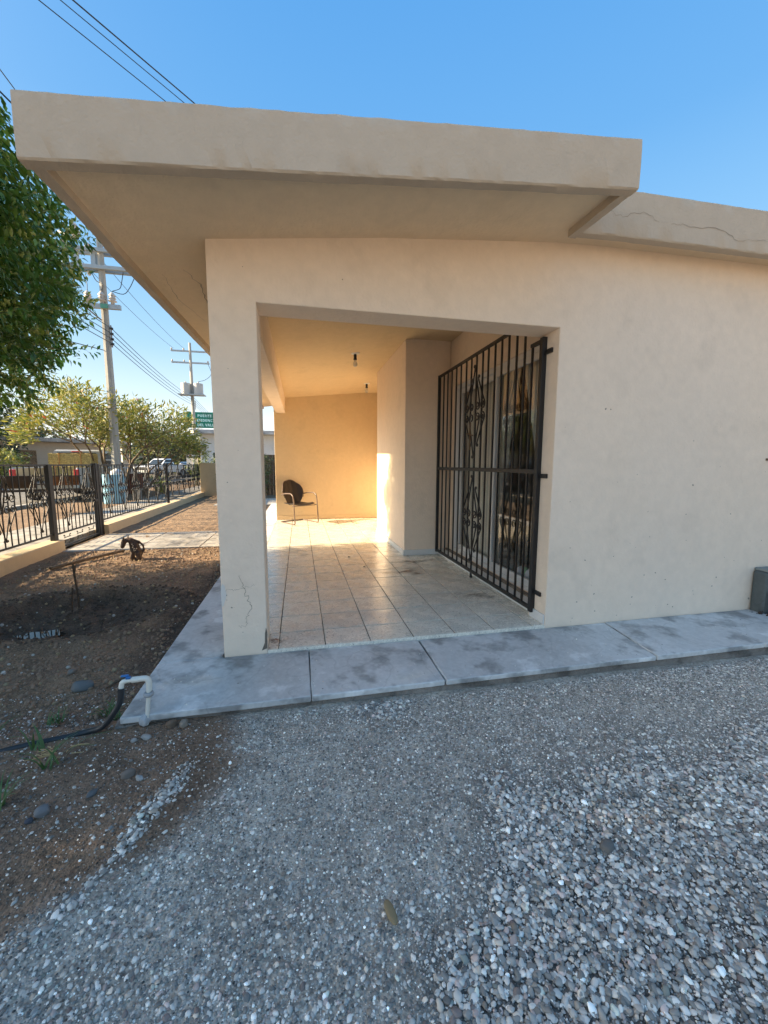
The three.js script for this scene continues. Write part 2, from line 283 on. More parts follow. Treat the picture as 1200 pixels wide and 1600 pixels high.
// ---------------------------------------------------------------- the house
const under = (x) => x < -.32 ? 2.40 + (x + .32) * .118 : x < .684 ? lerp(2.40, 2.522, (x + .32) / 1.004) : x < 1.75 ? lerp(2.522, 2.615, (x - .684) / 1.066) : x < 2.1 ? lerp(2.615, 2.632, (x - 1.75) / .35) : 2.632 + (x - 2.1) * .014;
const ceil = (x) => x < 1.6 ? 2.525 + .1 * (x + .1) : 2.695;
const house = thing('house', 'beige stucco house with flat overhanging concrete roof and tiled corner porch', 'house');
{
  const prof = []; for (let i = 0; i <= 60; i++) { const x = -.325 + i / 60 * 8.3; prof.push([x, under(x) + .03]); }
  // walls left and right of the opening and the lintel above it, as one wall with a gap
  const wallShape = poly([[-.325, -.06], [-.065, -.06], [-.065, 2.09], [1.9, 2.09], [1.9, -.06], [7.975, -.06], ...prof.reverse()]);
  const g = new THREE.ExtrudeGeometry(wallShape, { depth: .208, bevelEnabled: true, bevelSize: .006, bevelThickness: .006, bevelSegments: 2, bevelOffset: -.006 }).translate(0, 0, -.214);
  part(house, 'front_wall', boxUV(g), M.wall);
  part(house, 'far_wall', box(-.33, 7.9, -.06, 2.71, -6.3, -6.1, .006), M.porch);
  { // side beam, deeper at the near end
    const ring = (z, y) => [V(-.285, y, z), V(-.1, y, z), V(-.1, 2.62, z), V(-.285, 2.62, z)];
    part(house, 'side_beam', boxUV(skin([ring(-.216, 2.085), ring(-3, 2.15), ring(-6.098, 2.215)], .3)), M.wall);
  }
  part(house, 'pier', box(1.46, 2.044, -.05, 2.72, -4.21, -2.38, .007), M.wall);
  const ww = poly([[.22, -.05], [6.098, -.05], [6.098, 2.72], [.22, 2.72]]); ww.holes.push(new THREE.Path([[.30, .075], [.30, 2.13], [2.26, 2.13], [2.26, .075]].map((q) => new THREE.Vector2(...q))));
  part(house, 'window_wall', boxUV(new THREE.ExtrudeGeometry(ww, { depth: .14, bevelEnabled: false }).rotateY(Math.PI / 2).translate(2.05, 0, 0)), M.wall);
  // the room behind the window and the rest of the shell
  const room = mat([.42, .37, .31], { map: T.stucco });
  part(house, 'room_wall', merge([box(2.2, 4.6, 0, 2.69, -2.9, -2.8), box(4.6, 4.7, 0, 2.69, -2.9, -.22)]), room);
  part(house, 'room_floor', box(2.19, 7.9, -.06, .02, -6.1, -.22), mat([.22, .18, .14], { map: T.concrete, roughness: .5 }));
  part(house, 'end_wall', box(7.9, 7.97, -.06, 2.7, -6.3, -.22), M.wall);
  // white skirting
  for (const b of [[1.446, 1.458, .001, .072, -4.21, -2.368], [1.459, 2.04, .001, .072, -2.378, -2.366], [1.888, 1.898, .001, .075, -.19, -.004], [1.93, 2.048, .001, .07, -2.364, -.216]]) part(house, 'skirting', box(...b, .003), M.white);
  part(house, 'window_ledge', box(2.0, 2.049, .0705, .084, -2.364, -.216, .003), mat([.30, .24, .18], { map: T.concrete }));
  part(house, 'far_skirting', box(-.328, 1.9, .001, .078, -6.098, -6.088, .003), M.porch);

  // ---- roof
  const roof = sub(house, 'roof');
  const xs = []; for (let x = -.79; x < 1.8; x += .09) xs.push(x); xs.push(1.8);
  const sheet = (xa, xb, z0, z1, lo, hi, n) => { // slab between two height functions
    const rings = []; for (let i = 0; i <= n; i++) { const x = lerp(xa, xb, i / n); rings.push([V(x, lo(x), z1), V(x, hi(x), z1), V(x, hi(x), z0), V(x, lo(x), z0)]); } return boxUV(skin(rings, .3));
  };
  const edgeX = (z) => -.85 + .028 * (.62 - z);
  const eave = (x) => lerp(2.347, 2.602, (x + .85) / 2.69); // straight front edge
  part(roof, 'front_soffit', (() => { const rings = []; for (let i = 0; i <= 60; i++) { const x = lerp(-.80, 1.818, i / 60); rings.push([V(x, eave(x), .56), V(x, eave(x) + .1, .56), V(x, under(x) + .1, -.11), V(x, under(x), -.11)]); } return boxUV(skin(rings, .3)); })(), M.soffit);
  { const rings = []; for (let i = 0; i <= 20; i++) { const z = lerp(-.111, -6.9, i / 20), a = edgeX(z) + .05, dz = .01 * -z; rings.push([V(a, under(a) + dz, z), V(-.27, under(-.27) + dz, z), V(-.27, 2.6, z), V(a, 2.6, z)]); } part(roof, 'side_soffit', boxUV(skin(rings, .3)), M.soffit); }
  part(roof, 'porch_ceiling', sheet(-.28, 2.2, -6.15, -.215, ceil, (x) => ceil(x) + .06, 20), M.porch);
  part(roof, 'slab', sheet(-.63, 8.0, -7, .2, (x) => ceil(Math.max(x, -.1)) + .065, (x) => ceil(x) + .16, 20), M.roofing);
  part(roof, 'rear_soffit', sheet(1.82, 8.0, -.11, .145, under, (x) => under(x) + .1, 20), M.soffit);
  // fascias with a drip lip, edges worn uneven
  const fascia = (len, at, seed, lip = .045) => { // at(t) -> {p, out, h}: lower inner line of the fascia
    const rings = [], n = Math.ceil(len * 26);
    for (let i = 0; i <= n; i++) {
      const { p, o, h } = at(i / n), c = .007, w = .058, e = (k) => .0035 * fbm(i * .16, k * 9 + seed, 3) + .0022 * noise(i * .7, k * 5 + seed), put = (a, y, k) => p.clone().addScaledVector(o, a + e(k)).setY(p.y + y + e(k + .5));
      rings.push([put(0, -lip, 1), put(w - c, -lip, 2), put(w, -lip + c, 3), put(w, h * .3, 4), put(w, h * .7, 5), put(w, h - c, 6), put(w - c, h + 1.6 * e(9), 7), put(0, h + .002, 8)]);
    }
    return boxUV(skin(rings, .7));
  };
  const X = V(1, 0, 0), Z = V(0, 0, 1), NX = V(-1, 0, 0);
  part(roof, 'front_fascia', fascia(2.7, (t) => { const x = lerp(-.85, 1.875, t); return { p: V(x, eave(x), .562), o: Z, h: .19 }; }, 1), M.fascia);
  part(roof, 'side_fascia', fascia(7.4, (t) => { const z = lerp(.561, -6.9, t), x = edgeX(z) + .0585; return { p: V(x, z > 0 ? eave(x) : under(x - .05) + .01 * Math.max(0, -z), z), o: NX, h: .19 }; }, 2, .04), M.fascia);
  part(roof, 'return_fascia', fascia(.42, (t) => { const z = lerp(.561, .15, t); return { p: V(1.816, lerp(eave(1.84), under(1.84), (.561 - z) / .671), z), o: X, h: .19 }; }, 3), M.fascia);
  part(roof, 'rear_fascia', fascia(6.2, (t) => { const x = lerp(1.877, 8.0, t); return { p: V(x, under(x), .1465), o: Z, h: .225 }; }, 4), M.fascia);
  // hairline cracks and worn spots, each a thin dark seam following the plaster
  const crackM = mat([.33, .26, .19], { roughness: 1 });
  const crack = (parent, pts, w, n, seed) => { // pts on a plane with normal n
    const r = rng(seed), P = []; for (let i = 0; i < pts.length - 1; i++) for (let k = 0; k < 6; k++) P.push(V(...pts[i]).lerp(V(...pts[i + 1]), k / 6).add(V((r() - .5), (r() - .5), (r() - .5)).multiplyScalar(.02).projectOnPlane(n))); P.push(V(...pts.at(-1)));
    const pos = [], idx = []; P.forEach((p, i) => { const d = P[Math.min(i + 1, P.length - 1)].clone().sub(P[Math.max(i - 1, 0)]).normalize(), s = d.cross(n).normalize().multiplyScalar(w * (.35 + .65 * Math.sin(Math.PI * (i + .6) / (P.length + .2))) * (.6 + .7 * r()) / 2); for (const q of [p.clone().add(s), p.clone().sub(s)]) { q.addScaledVector(n, .0008); pos.push(q.x, q.y, q.z); } if (i) { const a = i * 2; idx.push(a - 2, a - 1, a, a - 1, a + 1, a); } });
    const g = new THREE.BufferGeometry(); g.setAttribute('position', new THREE.Float32BufferAttribute(pos, 3)); g.setIndex(idx); g.computeVertexNormals(); part(parent, 'crack', g, crackM);
  };
  crack(house, [[-.215, .50, 0], [-.20, .42, 0], [-.175, .36, 0], [-.155, .28, 0], [-.185, .22, 0], [-.19, .17, 0]], .004, Z, 3);
  crack(house, [[-.30, .405, 0], [-.25, .40, 0], [-.2, .41, 0], [-.13, .425, 0]], .002, Z, 4);
  crack(house, [[-.19, .17, 0], [-.235, .168, 0]], .002, Z, 5);
  const zr = .2065; crack(roof, [[2.02, 2.72, zr], [2.15, 2.70, zr], [2.3, 2.74, zr], [2.42, 2.70, zr]], .003, Z, 6);
  crack(roof, [[2.52, 2.705, zr], [2.6, 2.70, zr], [2.9, 2.715, zr], [3.05, 2.66, zr], [3.3, 2.68, zr]], .003, Z, 7);
  const us = (x, z) => [x, under(x) + .01 * Math.max(0, -z) - .0015, z];
  crack(roof, [us(-.52, -.35), us(-.47, -.6), us(-.5, -.9), us(-.44, -1.25)], .006, V(0, -1, 0), 8);
  crack(roof, [us(-.66, -.4), us(-.68, -.8), us(-.6, -1.3)], .003, V(0, -1, 0), 9);
  // knocked-off plaster at the pillar's foot
  const patch = (pts, m, z) => { const g = new THREE.ExtrudeGeometry(poly(pts), { depth: .002, bevelEnabled: false }); return part(house, 'chipped_plaster', boxUV(g.translate(0, 0, z)), m); };
  patch([[-.326, .43], [-.316, .447], [-.303, .43], [-.30, .405], [-.296, .38], [-.301, .35], [-.309, .33], [-.314, .31], [-.326, .30]], mat([.72, .68, .62], paint), .0);
  patch([[-.10, .0], [-.066, .012], [-.064, .12], [-.07, .15], [-.078, .11], [-.08, .05]], mat([.26, .21, .16], { map: T.concrete }), .0);
  // drips and dried specks on the facade
  const r = rng(77), sp = []; for (let i = 0; i < 130; i++) { const x = -.3 + r() * 4.6, y = r() * r() * 2.5; if (x > -.1 && x < 1.95 && y < 2.13) continue; const s = .002 + .006 * r() * r(); sp.push(new THREE.CircleGeometry(s, 7).scale(1, .6 + r(), 1).rotateZ(r() * 3).translate(x, y, .0009)); }
  const o = part(house, 'paint_fleck', merge(sp), mat([.36, .29, .22])); o.userData.kind = 'stuff';

  // ---- the sliding window
  const win = sub(house, 'sliding_window');
  const fr = (y0, y1, z0, z1, x0 = 2.075, x1 = 2.14) => part(win, 'frame', box(x0, x1, y0, y1, z0, z1, .004), M.alu);
  fr(2.085, 2.129, -2.259, -.301); fr(.076, .115, -2.259, -.301); fr(.1155, 2.0845, -2.259, -2.205); fr(.1155, 2.0845, -.355, -.301);
  const leaf = (z0, z1, x) => { const l = part(win, 'sash', merge([box(x, x + .028, .116, .175, z0, z1, .003), box(x, x + .028, 2.03, 2.084, z0, z1, .003), box(x, x + .028, .1755, 2.0295, z0, z0 + .05, .003), box(x, x + .028, .1755, 2.0295, z1 - .05, z1, .003)]), M.alu); part(win, 'pane', new THREE.PlaneGeometry(z1 - z0 - .1, 1.854).rotateY(-Math.PI / 2).translate(x + .014, 1.1025, (z0 + z1) / 2), M.glass); return l; };
  leaf(-2.204, -1.22, 2.112); leaf(-1.27, -.356, 2.08);
}

// ---------------------------------------------------------------- wrought iron: scroll rods of a lens-shaped motif in a (u, v) plane
function spiral(cx, cy, r0, a0, turn, dir) { const p = []; for (let i = 0; i <= 14; i++) { const t = i / 14, a = a0 + dir * t * turn, r = r0 * (1 - .72 * t); p.push([cx + r * Math.cos(a), cy + r * Math.sin(a)]); } return p; }
function motif(H, w, s) { // half height, half width of the inner pair, spiral radius -> eight (u, v) polylines
  const out = [];
  for (const sx of [-1, 1]) for (const sy of [-1, 1]) for (const outer of [0, 1]) {
    const top = outer ? H * .74 : H, xa = outer ? w * .62 : .006, xb = outer ? w * 1.95 : w, c = s * .34, p = [];
    for (let i = 0; i <= 6; i++) { const a = Math.PI * (1.35 - i / 6 * 1.35) + Math.PI * .0; p.push([xa + c + c * Math.cos(Math.PI - a + Math.PI * .0) * (.6 + .4 * i / 6), top + c * Math.sin(a) * (.6 + .4 * i / 6)]); }
    p.push([lerp(xa, xb, .30), lerp(top, s * 1.4, .34)], [lerp(xa, xb, .72), lerp(top, s * 1.4, .74)]);
    p.push(...spiral(xb - s, s * 1.25, s, .15, Math.PI * 2.6, -1).map(([x, y]) => [x, y]));
    out.push(p.map(([x, y]) => [sx * x, sy * y]));
  }
  return out;
}
// ---------------------------------------------------------------- window grille
{
  const x = 1.885, gr = thing('window_grille', 'black iron security grille with scrollwork standing before the sliding window', 'grille');
  const B = (y0, y1, z, w = .014) => part(gr, 'bar', bar(V(x, y0, z), V(x, y1, z), w), M.iron);
  part(gr, 'post', box(x - .016, x + .016, .045, 2.265, -2.345, -2.313, .003), M.iron); part(gr, 'post', box(x - .02, x + .02, .045, 2.072, -.178, -.138, .003), M.iron);
  part(gr, 'rail', box(x - .013, x + .013, 2.236, 2.262, -2.312, -.236, .003), M.iron); part(gr, 'rail', box(x - .012, x + .012, 2.04, 2.066, -.31, -.179, .003), M.iron);
  part(gr, 'rail', box(x - .013, x + .013, .055, .083, -2.312, -.179, .003), M.iron); part(gr, 'rail', box(x - .016, x + .016, 1.105, 1.14, -2.312, -.179, .003), M.iron);
  const zs = [-2.17, -2.04, -1.915, -1.78, -1.65, -1.51, -1.385, -1.265, -1.13, -1.015, -.885, -.765, -.645, -.52, -.40, -.295];
  zs.forEach((z, i) => { const h = i === 15 ? 2.045 : 2.237; B(.082, 1.106, z); B(1.139, h, z); });
  for (const [cy, H] of [[.62, .43], [1.69, .44]]) for (const p of motif(H, .115, .046)) part(gr, 'scroll', tube(p.map(([u, v]) => V(x - .012, cy + v, -1.265 + u)), .0072, 40, 5), M.iron);
  for (const [y, l] of [[1.965, .075], [1.09, .085], [.21, .08]]) part(gr, 'bracket', box(x + .0, x + .014, y - .016, y + .016, -.138, -.138 + l, .002), M.iron);
  part(gr, 'foot', rod(V(x, .001, -1.265), V(x, .056, -1.265), .016, .011), M.iron);
}
{ // little wooden cross tied to the grille
  const t = thing('hanging_cross', 'small twig cross tied with string to the upper window grille', 'ornament', [1.862, 1.47, -1.33]);
  part(t, 'upright', rod(V(0, -.15, 0), V(0, .13, 0), .009, .007, 7), M.wood); part(t, 'crosspiece', rod(V(.004, .02, -.09), V(-.004, -.01, .08), .006, .006, 7), M.wood); part(t, 'string', tube([V(0, .13, 0), V(.008, .2, .01), V(.012, .25, 0)], .002, 8, 4), mat([.6, .55, .45]));
}
// ---------------------------------------------------------------- curtains and things behind the glass
function curtain(za, zb, taper, label) {
  const nz = 120, ny = 24, pos = [], idx = [];
  for (let j = 0; j <= ny; j++) for (let i = 0; i <= nz; i++) { const v = j / ny, u = i / nz, [a, b] = taper(v, za, zb), z = lerp(a, b, u); pos.push(2.215 + .018 * Math.sin(u * 46 + Math.sin(u * 13) * 1.2 + .4 * v) + .008 * Math.sin(u * 19 + v * 2), .10 + v * 2.02, z); }
  for (let j = 0; j < ny; j++) for (let i = 0; i < nz; i++) { const a = j * (nz + 1) + i; idx.push(a, a + 1, a + nz + 1, a + 1, a + nz + 2, a + nz + 1); }
  const g = new THREE.BufferGeometry(); g.setAttribute('position', new THREE.Float32BufferAttribute(pos, 3)); g.setIndex(idx); g.computeVertexNormals();
  single('curtain', g, M.curtain, label, 'curtain', 'curtains behind the sliding window');
}
M.curtain = new THREE.MeshPhysicalMaterial({ color: lin(.50, .49, .42), roughness: .95, side: THREE.DoubleSide, transmission: .12, thickness: 0 });
curtain(-2.62, -1.45, (v, a, b) => [a, b], 'pale pleated curtain hanging flat behind the left window sash');
curtain(-1.44, -1.02, (v, a, b) => [a, lerp(a + .10, b, Math.pow(v, 1.5))], 'pale curtain gathered to the left behind the right window sash');
curtain(-.99, -.33, (v, a, b) => [lerp(b - .12, a, Math.pow(v, 1.25)), b], 'pale curtain drawn to the right edge of the right window sash');
{
  const y = .021, ball = (x, z, r, c, label) => { const t = thing('toy_ball', label, 'toy', [x, y + r, z]); part(t, 'shell', new THREE.SphereGeometry(r, 20, 14, 0, Math.PI), mat(c, { roughness: .35 })); part(t, 'white_half', new THREE.SphereGeometry(r, 20, 14, Math.PI, Math.PI), mat([.75, .75, .75], { roughness: .35 })).rotation.y = 0; t.rotation.y = 1; return t; };
  ball(2.32, -.80, .09, [.62, .06, .18], 'pink and white ball on the floor behind the window glass'); ball(2.33, -1.02, .07, [.25, .52, .2], 'green and white ball behind the lower window glass');
  const b = thing('toy_bucket', 'yellow toy bucket behind the right window pane', 'toy', [2.29, y, -.60]);
  part(b, 'tub', new THREE.LatheGeometry([[.0, 0], [.06, 0], [.085, .14], [.092, .142], [.09, .15], [.078, .148], [.055, .01]].map((q) => new THREE.Vector2(...q)), 20), mat([.72, .62, .05], { roughness: .4 })); part(b, 'handle', tube([V(-.086, .14, 0), V(-.06, .19, .02), V(0, .215, .03), V(.06, .19, .02), V(.086, .14, 0)], .005, 14, 5), mat([.75, .75, .72]));
}
// ---------------------------------------------------------------- bare bulbs under the porch ceiling
function bulb(x, z, label) {
  const t = thing('ceiling_bulb', label, 'lamp', [x, ceil(x) + .002, z], 0, 'bare bulbs under the porch ceiling');
  part(t, 'base_plate', new THREE.LatheGeometry([[0, -.012], [.03, -.014], [.055, -.008], [.062, 0]].map((q) => new THREE.Vector2(...q)), 20), M.white);
  part(t, 'socket', new THREE.LatheGeometry([[.018, -.012], [.021, -.03], [.02, -.062], [.024, -.07], [.023, -.085], [.014, -.086]].map((q) => new THREE.Vector2(...q)), 16), M.black);
  const gl = part(t, 'glass_bulb', new THREE.LatheGeometry([[.013, -.086], [.015, -.1], [.026, -.122], [.03, -.14], [.026, -.16], [.014, -.171], [0, -.174]].map((q) => new THREE.Vector2(...q)), 18), new THREE.MeshPhysicalMaterial({ color: lin(.9, .88, .82), roughness: .25, transmission: .6, thickness: 0, side: THREE.DoubleSide }));
}
bulb(.914, -2.92, 'bare bulb in a black socket on the porch ceiling, nearer one'); bulb(1.43, -5.08, 'bare bulb in a black socket on the porch ceiling, farther one by the back wall');
// ---------------------------------------------------------------- shell-back metal chair
{
  const t = thing('metal_armchair', 'black shell back metal armchair with white tubular arms against the far porch wall', 'chair', [.14, 0, -5.62], Math.atan2(.50, .866));
  const dark = mat([.022, .016, .014], { roughness: .5 }), tubeM = mat([.13, .09, .065], { roughness: .35 });
  const shell = (w, hh, lobes) => { // scalloped upright shell, fluted, with a rolled rim
    const rings = [], n = 48, o = [];
    for (let k = 0; k <= 6; k++) { const q = k / 6, row = []; for (let i = 0; i < n; i++) { const a = i / n * 2 * Math.PI, up = Math.sin(a) > 0 ? 1 : 0, sc = 1 + (up ? .055 * Math.abs(Math.sin(a * lobes / 2)) : 0), rx = w * Math.cos(a) * (up ? 1 : .78 + .22 * (1 + Math.sin(a))) * sc, ry = (up ? hh * .52 * Math.sin(a) : hh * .48 * Math.max(-1, 1.25 * Math.sin(a))) * sc; row.push(V(rx * q, hh * .5 + ry * q, -.10 * (ry * q) / hh - .03 + .10 * (rx * q / w) ** 2 + .006 * Math.cos(rx * q / w * 15))); } rings.push(row); }
    const back = rings.map((r) => r.map((v) => v.clone().add(V(0, 0, -.006)))).reverse(); return skin([...rings, ...back], .5, false);
  };
  const b = part(t, 'backrest', shell(.225, .52, 7).rotateX(-.16).translate(0, .33, -.25), dark);
  part(b, 'rim', tube(Array.from({ length: 40 }, (_, i) => { const a = -.42 + (Math.PI + .84) * i / 39, up = Math.sin(a) > 0, s = 1 + (up ? .055 * Math.abs(Math.sin(a * 3.5)) : 0); return V(.228 * Math.cos(a) * s, .26 + (up ? .27 : .25) * Math.sin(a) * s, -.03 - .05 * Math.sin(a) + .10 * Math.cos(a) ** 2).applyAxisAngle(V(1, 0, 0), -.16).add(V(0, .33, -.25)); }), .008, 90, 6), tubeM);
  const seatR = []; for (let i = 0; i <= 8; i++) { const z = lerp(-.27, .20, i / 8), w = lerp(.19, .235, i / 8), y = .375 + .03 * (i / 8) - .02 * Math.sin(Math.PI * i / 8) - (i === 8 ? .03 : 0), row = []; for (let j = 0; j <= 10; j++) { const u = j / 5 - 1; row.push(V(u * w, y + .025 * u * u + .003 * Math.cos(u * 14), z)); } for (let j = 10; j >= 0; j--) { const u = j / 5 - 1; row.push(V(u * w, y + .025 * u * u - .012, z)); } seatR.push(row); }
  part(t, 'seat', skin(seatR, .6), dark);
  for (const s of [-1, 1]) {
    const X = s * .262;
    part(t, 'arm', tube([V(s * .235, .56, -.27), V(X, .585, -.15), V(X, .60, .02), V(X, .60, .14), V(X, .565, .215), V(X, .48, .245), V(X, .3, .262), V(X, .1, .278), V(X, .03, .28), V(X, .013, .25), V(X, .013, .1), V(X, .013, -.2), V(s * .25, .013, -.3)], .0125, 70, 8), tubeM);
  }
  part(t, 'runner_bar', rod(V(-.25, .013, -.30), V(.25, .013, -.30), .0125), tubeM); part(t, 'seat_bar', merge([rod(V(-.255, .36, .19), V(.255, .36, .19), .01), rod(V(-.255, .37, .19), V(-.262, .37, .255), .01), rod(V(.255, .37, .19), V(.262, .37, .255), .01)]), tubeM);
}
// ---------------------------------------------------------------- things along the facade
{
  const t = thing('utility_box', 'weathered grey utility box at the foot of the wall by the right edge', 'utility box', [4.02, 0, .06]);
  part(t, 'case', boxUV(new RoundedBoxGeometry(.44, .40, .12, 4, .03).translate(0, .12, 0)), mat([.16, .18, .175], { map: T.concrete })); part(t, 'lid', boxUV(new RoundedBoxGeometry(.40, .03, .13, 3, .012).translate(0, .322, .004)), mat([.2, .22, .215])); part(t, 'latch', box(-.19, -.165, .2, .225, .058, .07, .002), M.galv);
  const h = thing('wall_hook', 'small rusty hook in the plaster near the right edge', 'hook', [3.82, 1.215, .0]);
  part(h, 'plate', box(-.012, .02, -.006, .012, .0, .006, .001), M.wood); part(h, 'pin', tube([V(0, .002, .004), V(.012, .0, .03), V(.03, .012, .04)], .005, 8, 5), M.wood);
  const r = rng(9), n = 700, im = new THREE.InstancedMesh(new THREE.IcosahedronGeometry(1, 0), mat([.05, .033, .024], { roughness: 1 }), n), m4 = new THREE.Matrix4(), q = new THREE.Quaternion();
  for (let i = 0; i < n; i++) { const x = 3.62 + r() * .8, z = -.0 + .42 * r(), d = Math.hypot((x - 4.02) / .45, (z - .12) / .28), s = .006 + .022 * r() * r(); q.setFromEuler(new THREE.Euler(r() * 6, r() * 6, 0)); m4.compose(V(x, -.075 + .085 * Math.max(0, 1 - d) * r() + (x < 3.92 ? .06 : 0) * Math.max(0, 1 - d), z), q, V(s, s * .7, s)); im.setMatrixAt(i, m4); }
  im.name = 'soil_heap'; im.castShadow = im.receiveShadow = true; im.userData = { kind: 'stuff', label: 'loose dark soil heaped where the walkway meets the utility box', category: 'soil' }; scene.add(im);
}
// ---------------------------------------------------------------- standpipe and hose at the walkway's corner
{
  const t = thing('water_tap', 'white pvc standpipe with elbow and blue valve at the walkway corner', 'tap', [-.585, -.068, .535]), W = M.pvc; t.scale.setScalar(.80);
  part(t, 'riser', rod(V(0, 0, 0), V(.022, .215, -.012), .0115, .0115, 14), W); part(t, 'mortar_blob', (() => { const g = mergeVertices(new THREE.IcosahedronGeometry(.024, 4).deleteAttribute('normal').deleteAttribute('uv')), p = g.attributes.position; for (let i = 0; i < p.count; i++) { const v = V().fromBufferAttribute(p, i), k = 1 + .9 * fbm(v.x * 45, v.y * 45, 4, v.z * 45); p.setXYZ(i, v.x * k * 1.1, v.y * k * 1.5, v.z * k); } g.computeVertexNormals(); return g.translate(-.004, .03, .002); })(), mat([.42, .43, .44], { roughness: .95 }));
  part(t, 'clamp', new THREE.TorusGeometry(.017, .009, 8, 16).rotateX(Math.PI / 2).scale(1.1, 1.6, 1.1).translate(.019, .186, -.01), mat([.34, .35, .36]));
  part(t, 'collar', rod(V(.0215, .205, -.012), V(.0235, .235, -.013), .016, .016, 16), W);
  part(t, 'elbow', tube([V(.0235, .232, -.013), V(.024, .262, -.013), V(.014, .281, -.012), V(-.012, .286, -.01), V(-.03, .286, -.008)], .0165, 18, 14), W);
  part(t, 'coupling', rod(V(-.03, .286, -.008), V(-.062, .287, -.004), .0175, .0175, 16), W);
  const v = part(t, 'valve_body', rod(V(-.062, .287, -.004), V(-.092, .287, 0), .013, .013, 14), W); part(t, 'valve_lever', merge([box(-.092, -.066, .297, .312, -.009, .009, .004), box(-.118, -.076, .312, .322, -.011, .006, .004)]), mat([.03, .16, .42], { roughness: .35 }));
  part(t, 'outlet', tube([V(-.09, .287, 0), V(-.108, .283, .003), V(-.116, .262, .006), V(-.116, .248, .008)], .014, 10, 12), W);
  const hs = [[-.678, .133, .543], [-.684, .07, .55], [-.718, .01, .555], [-.765, -.045, .55], [-.83, -.066, .54], [-.93, -.07, .56], [-1.05, -.068, .585], [-1.18, -.075, .605], [-1.34, -.08, .60], [-1.6, -.08, .52], [-1.95, -.085, .3], [-2.3, -.09, .35]];
  single('garden_hose', tube(hs.map((p) => V(...p)), .0135, 120, 12), mat([.022, .026, .03], { roughness: .38 }), 'dark garden hose curving from the blue valve over the soil', 'hose');
}
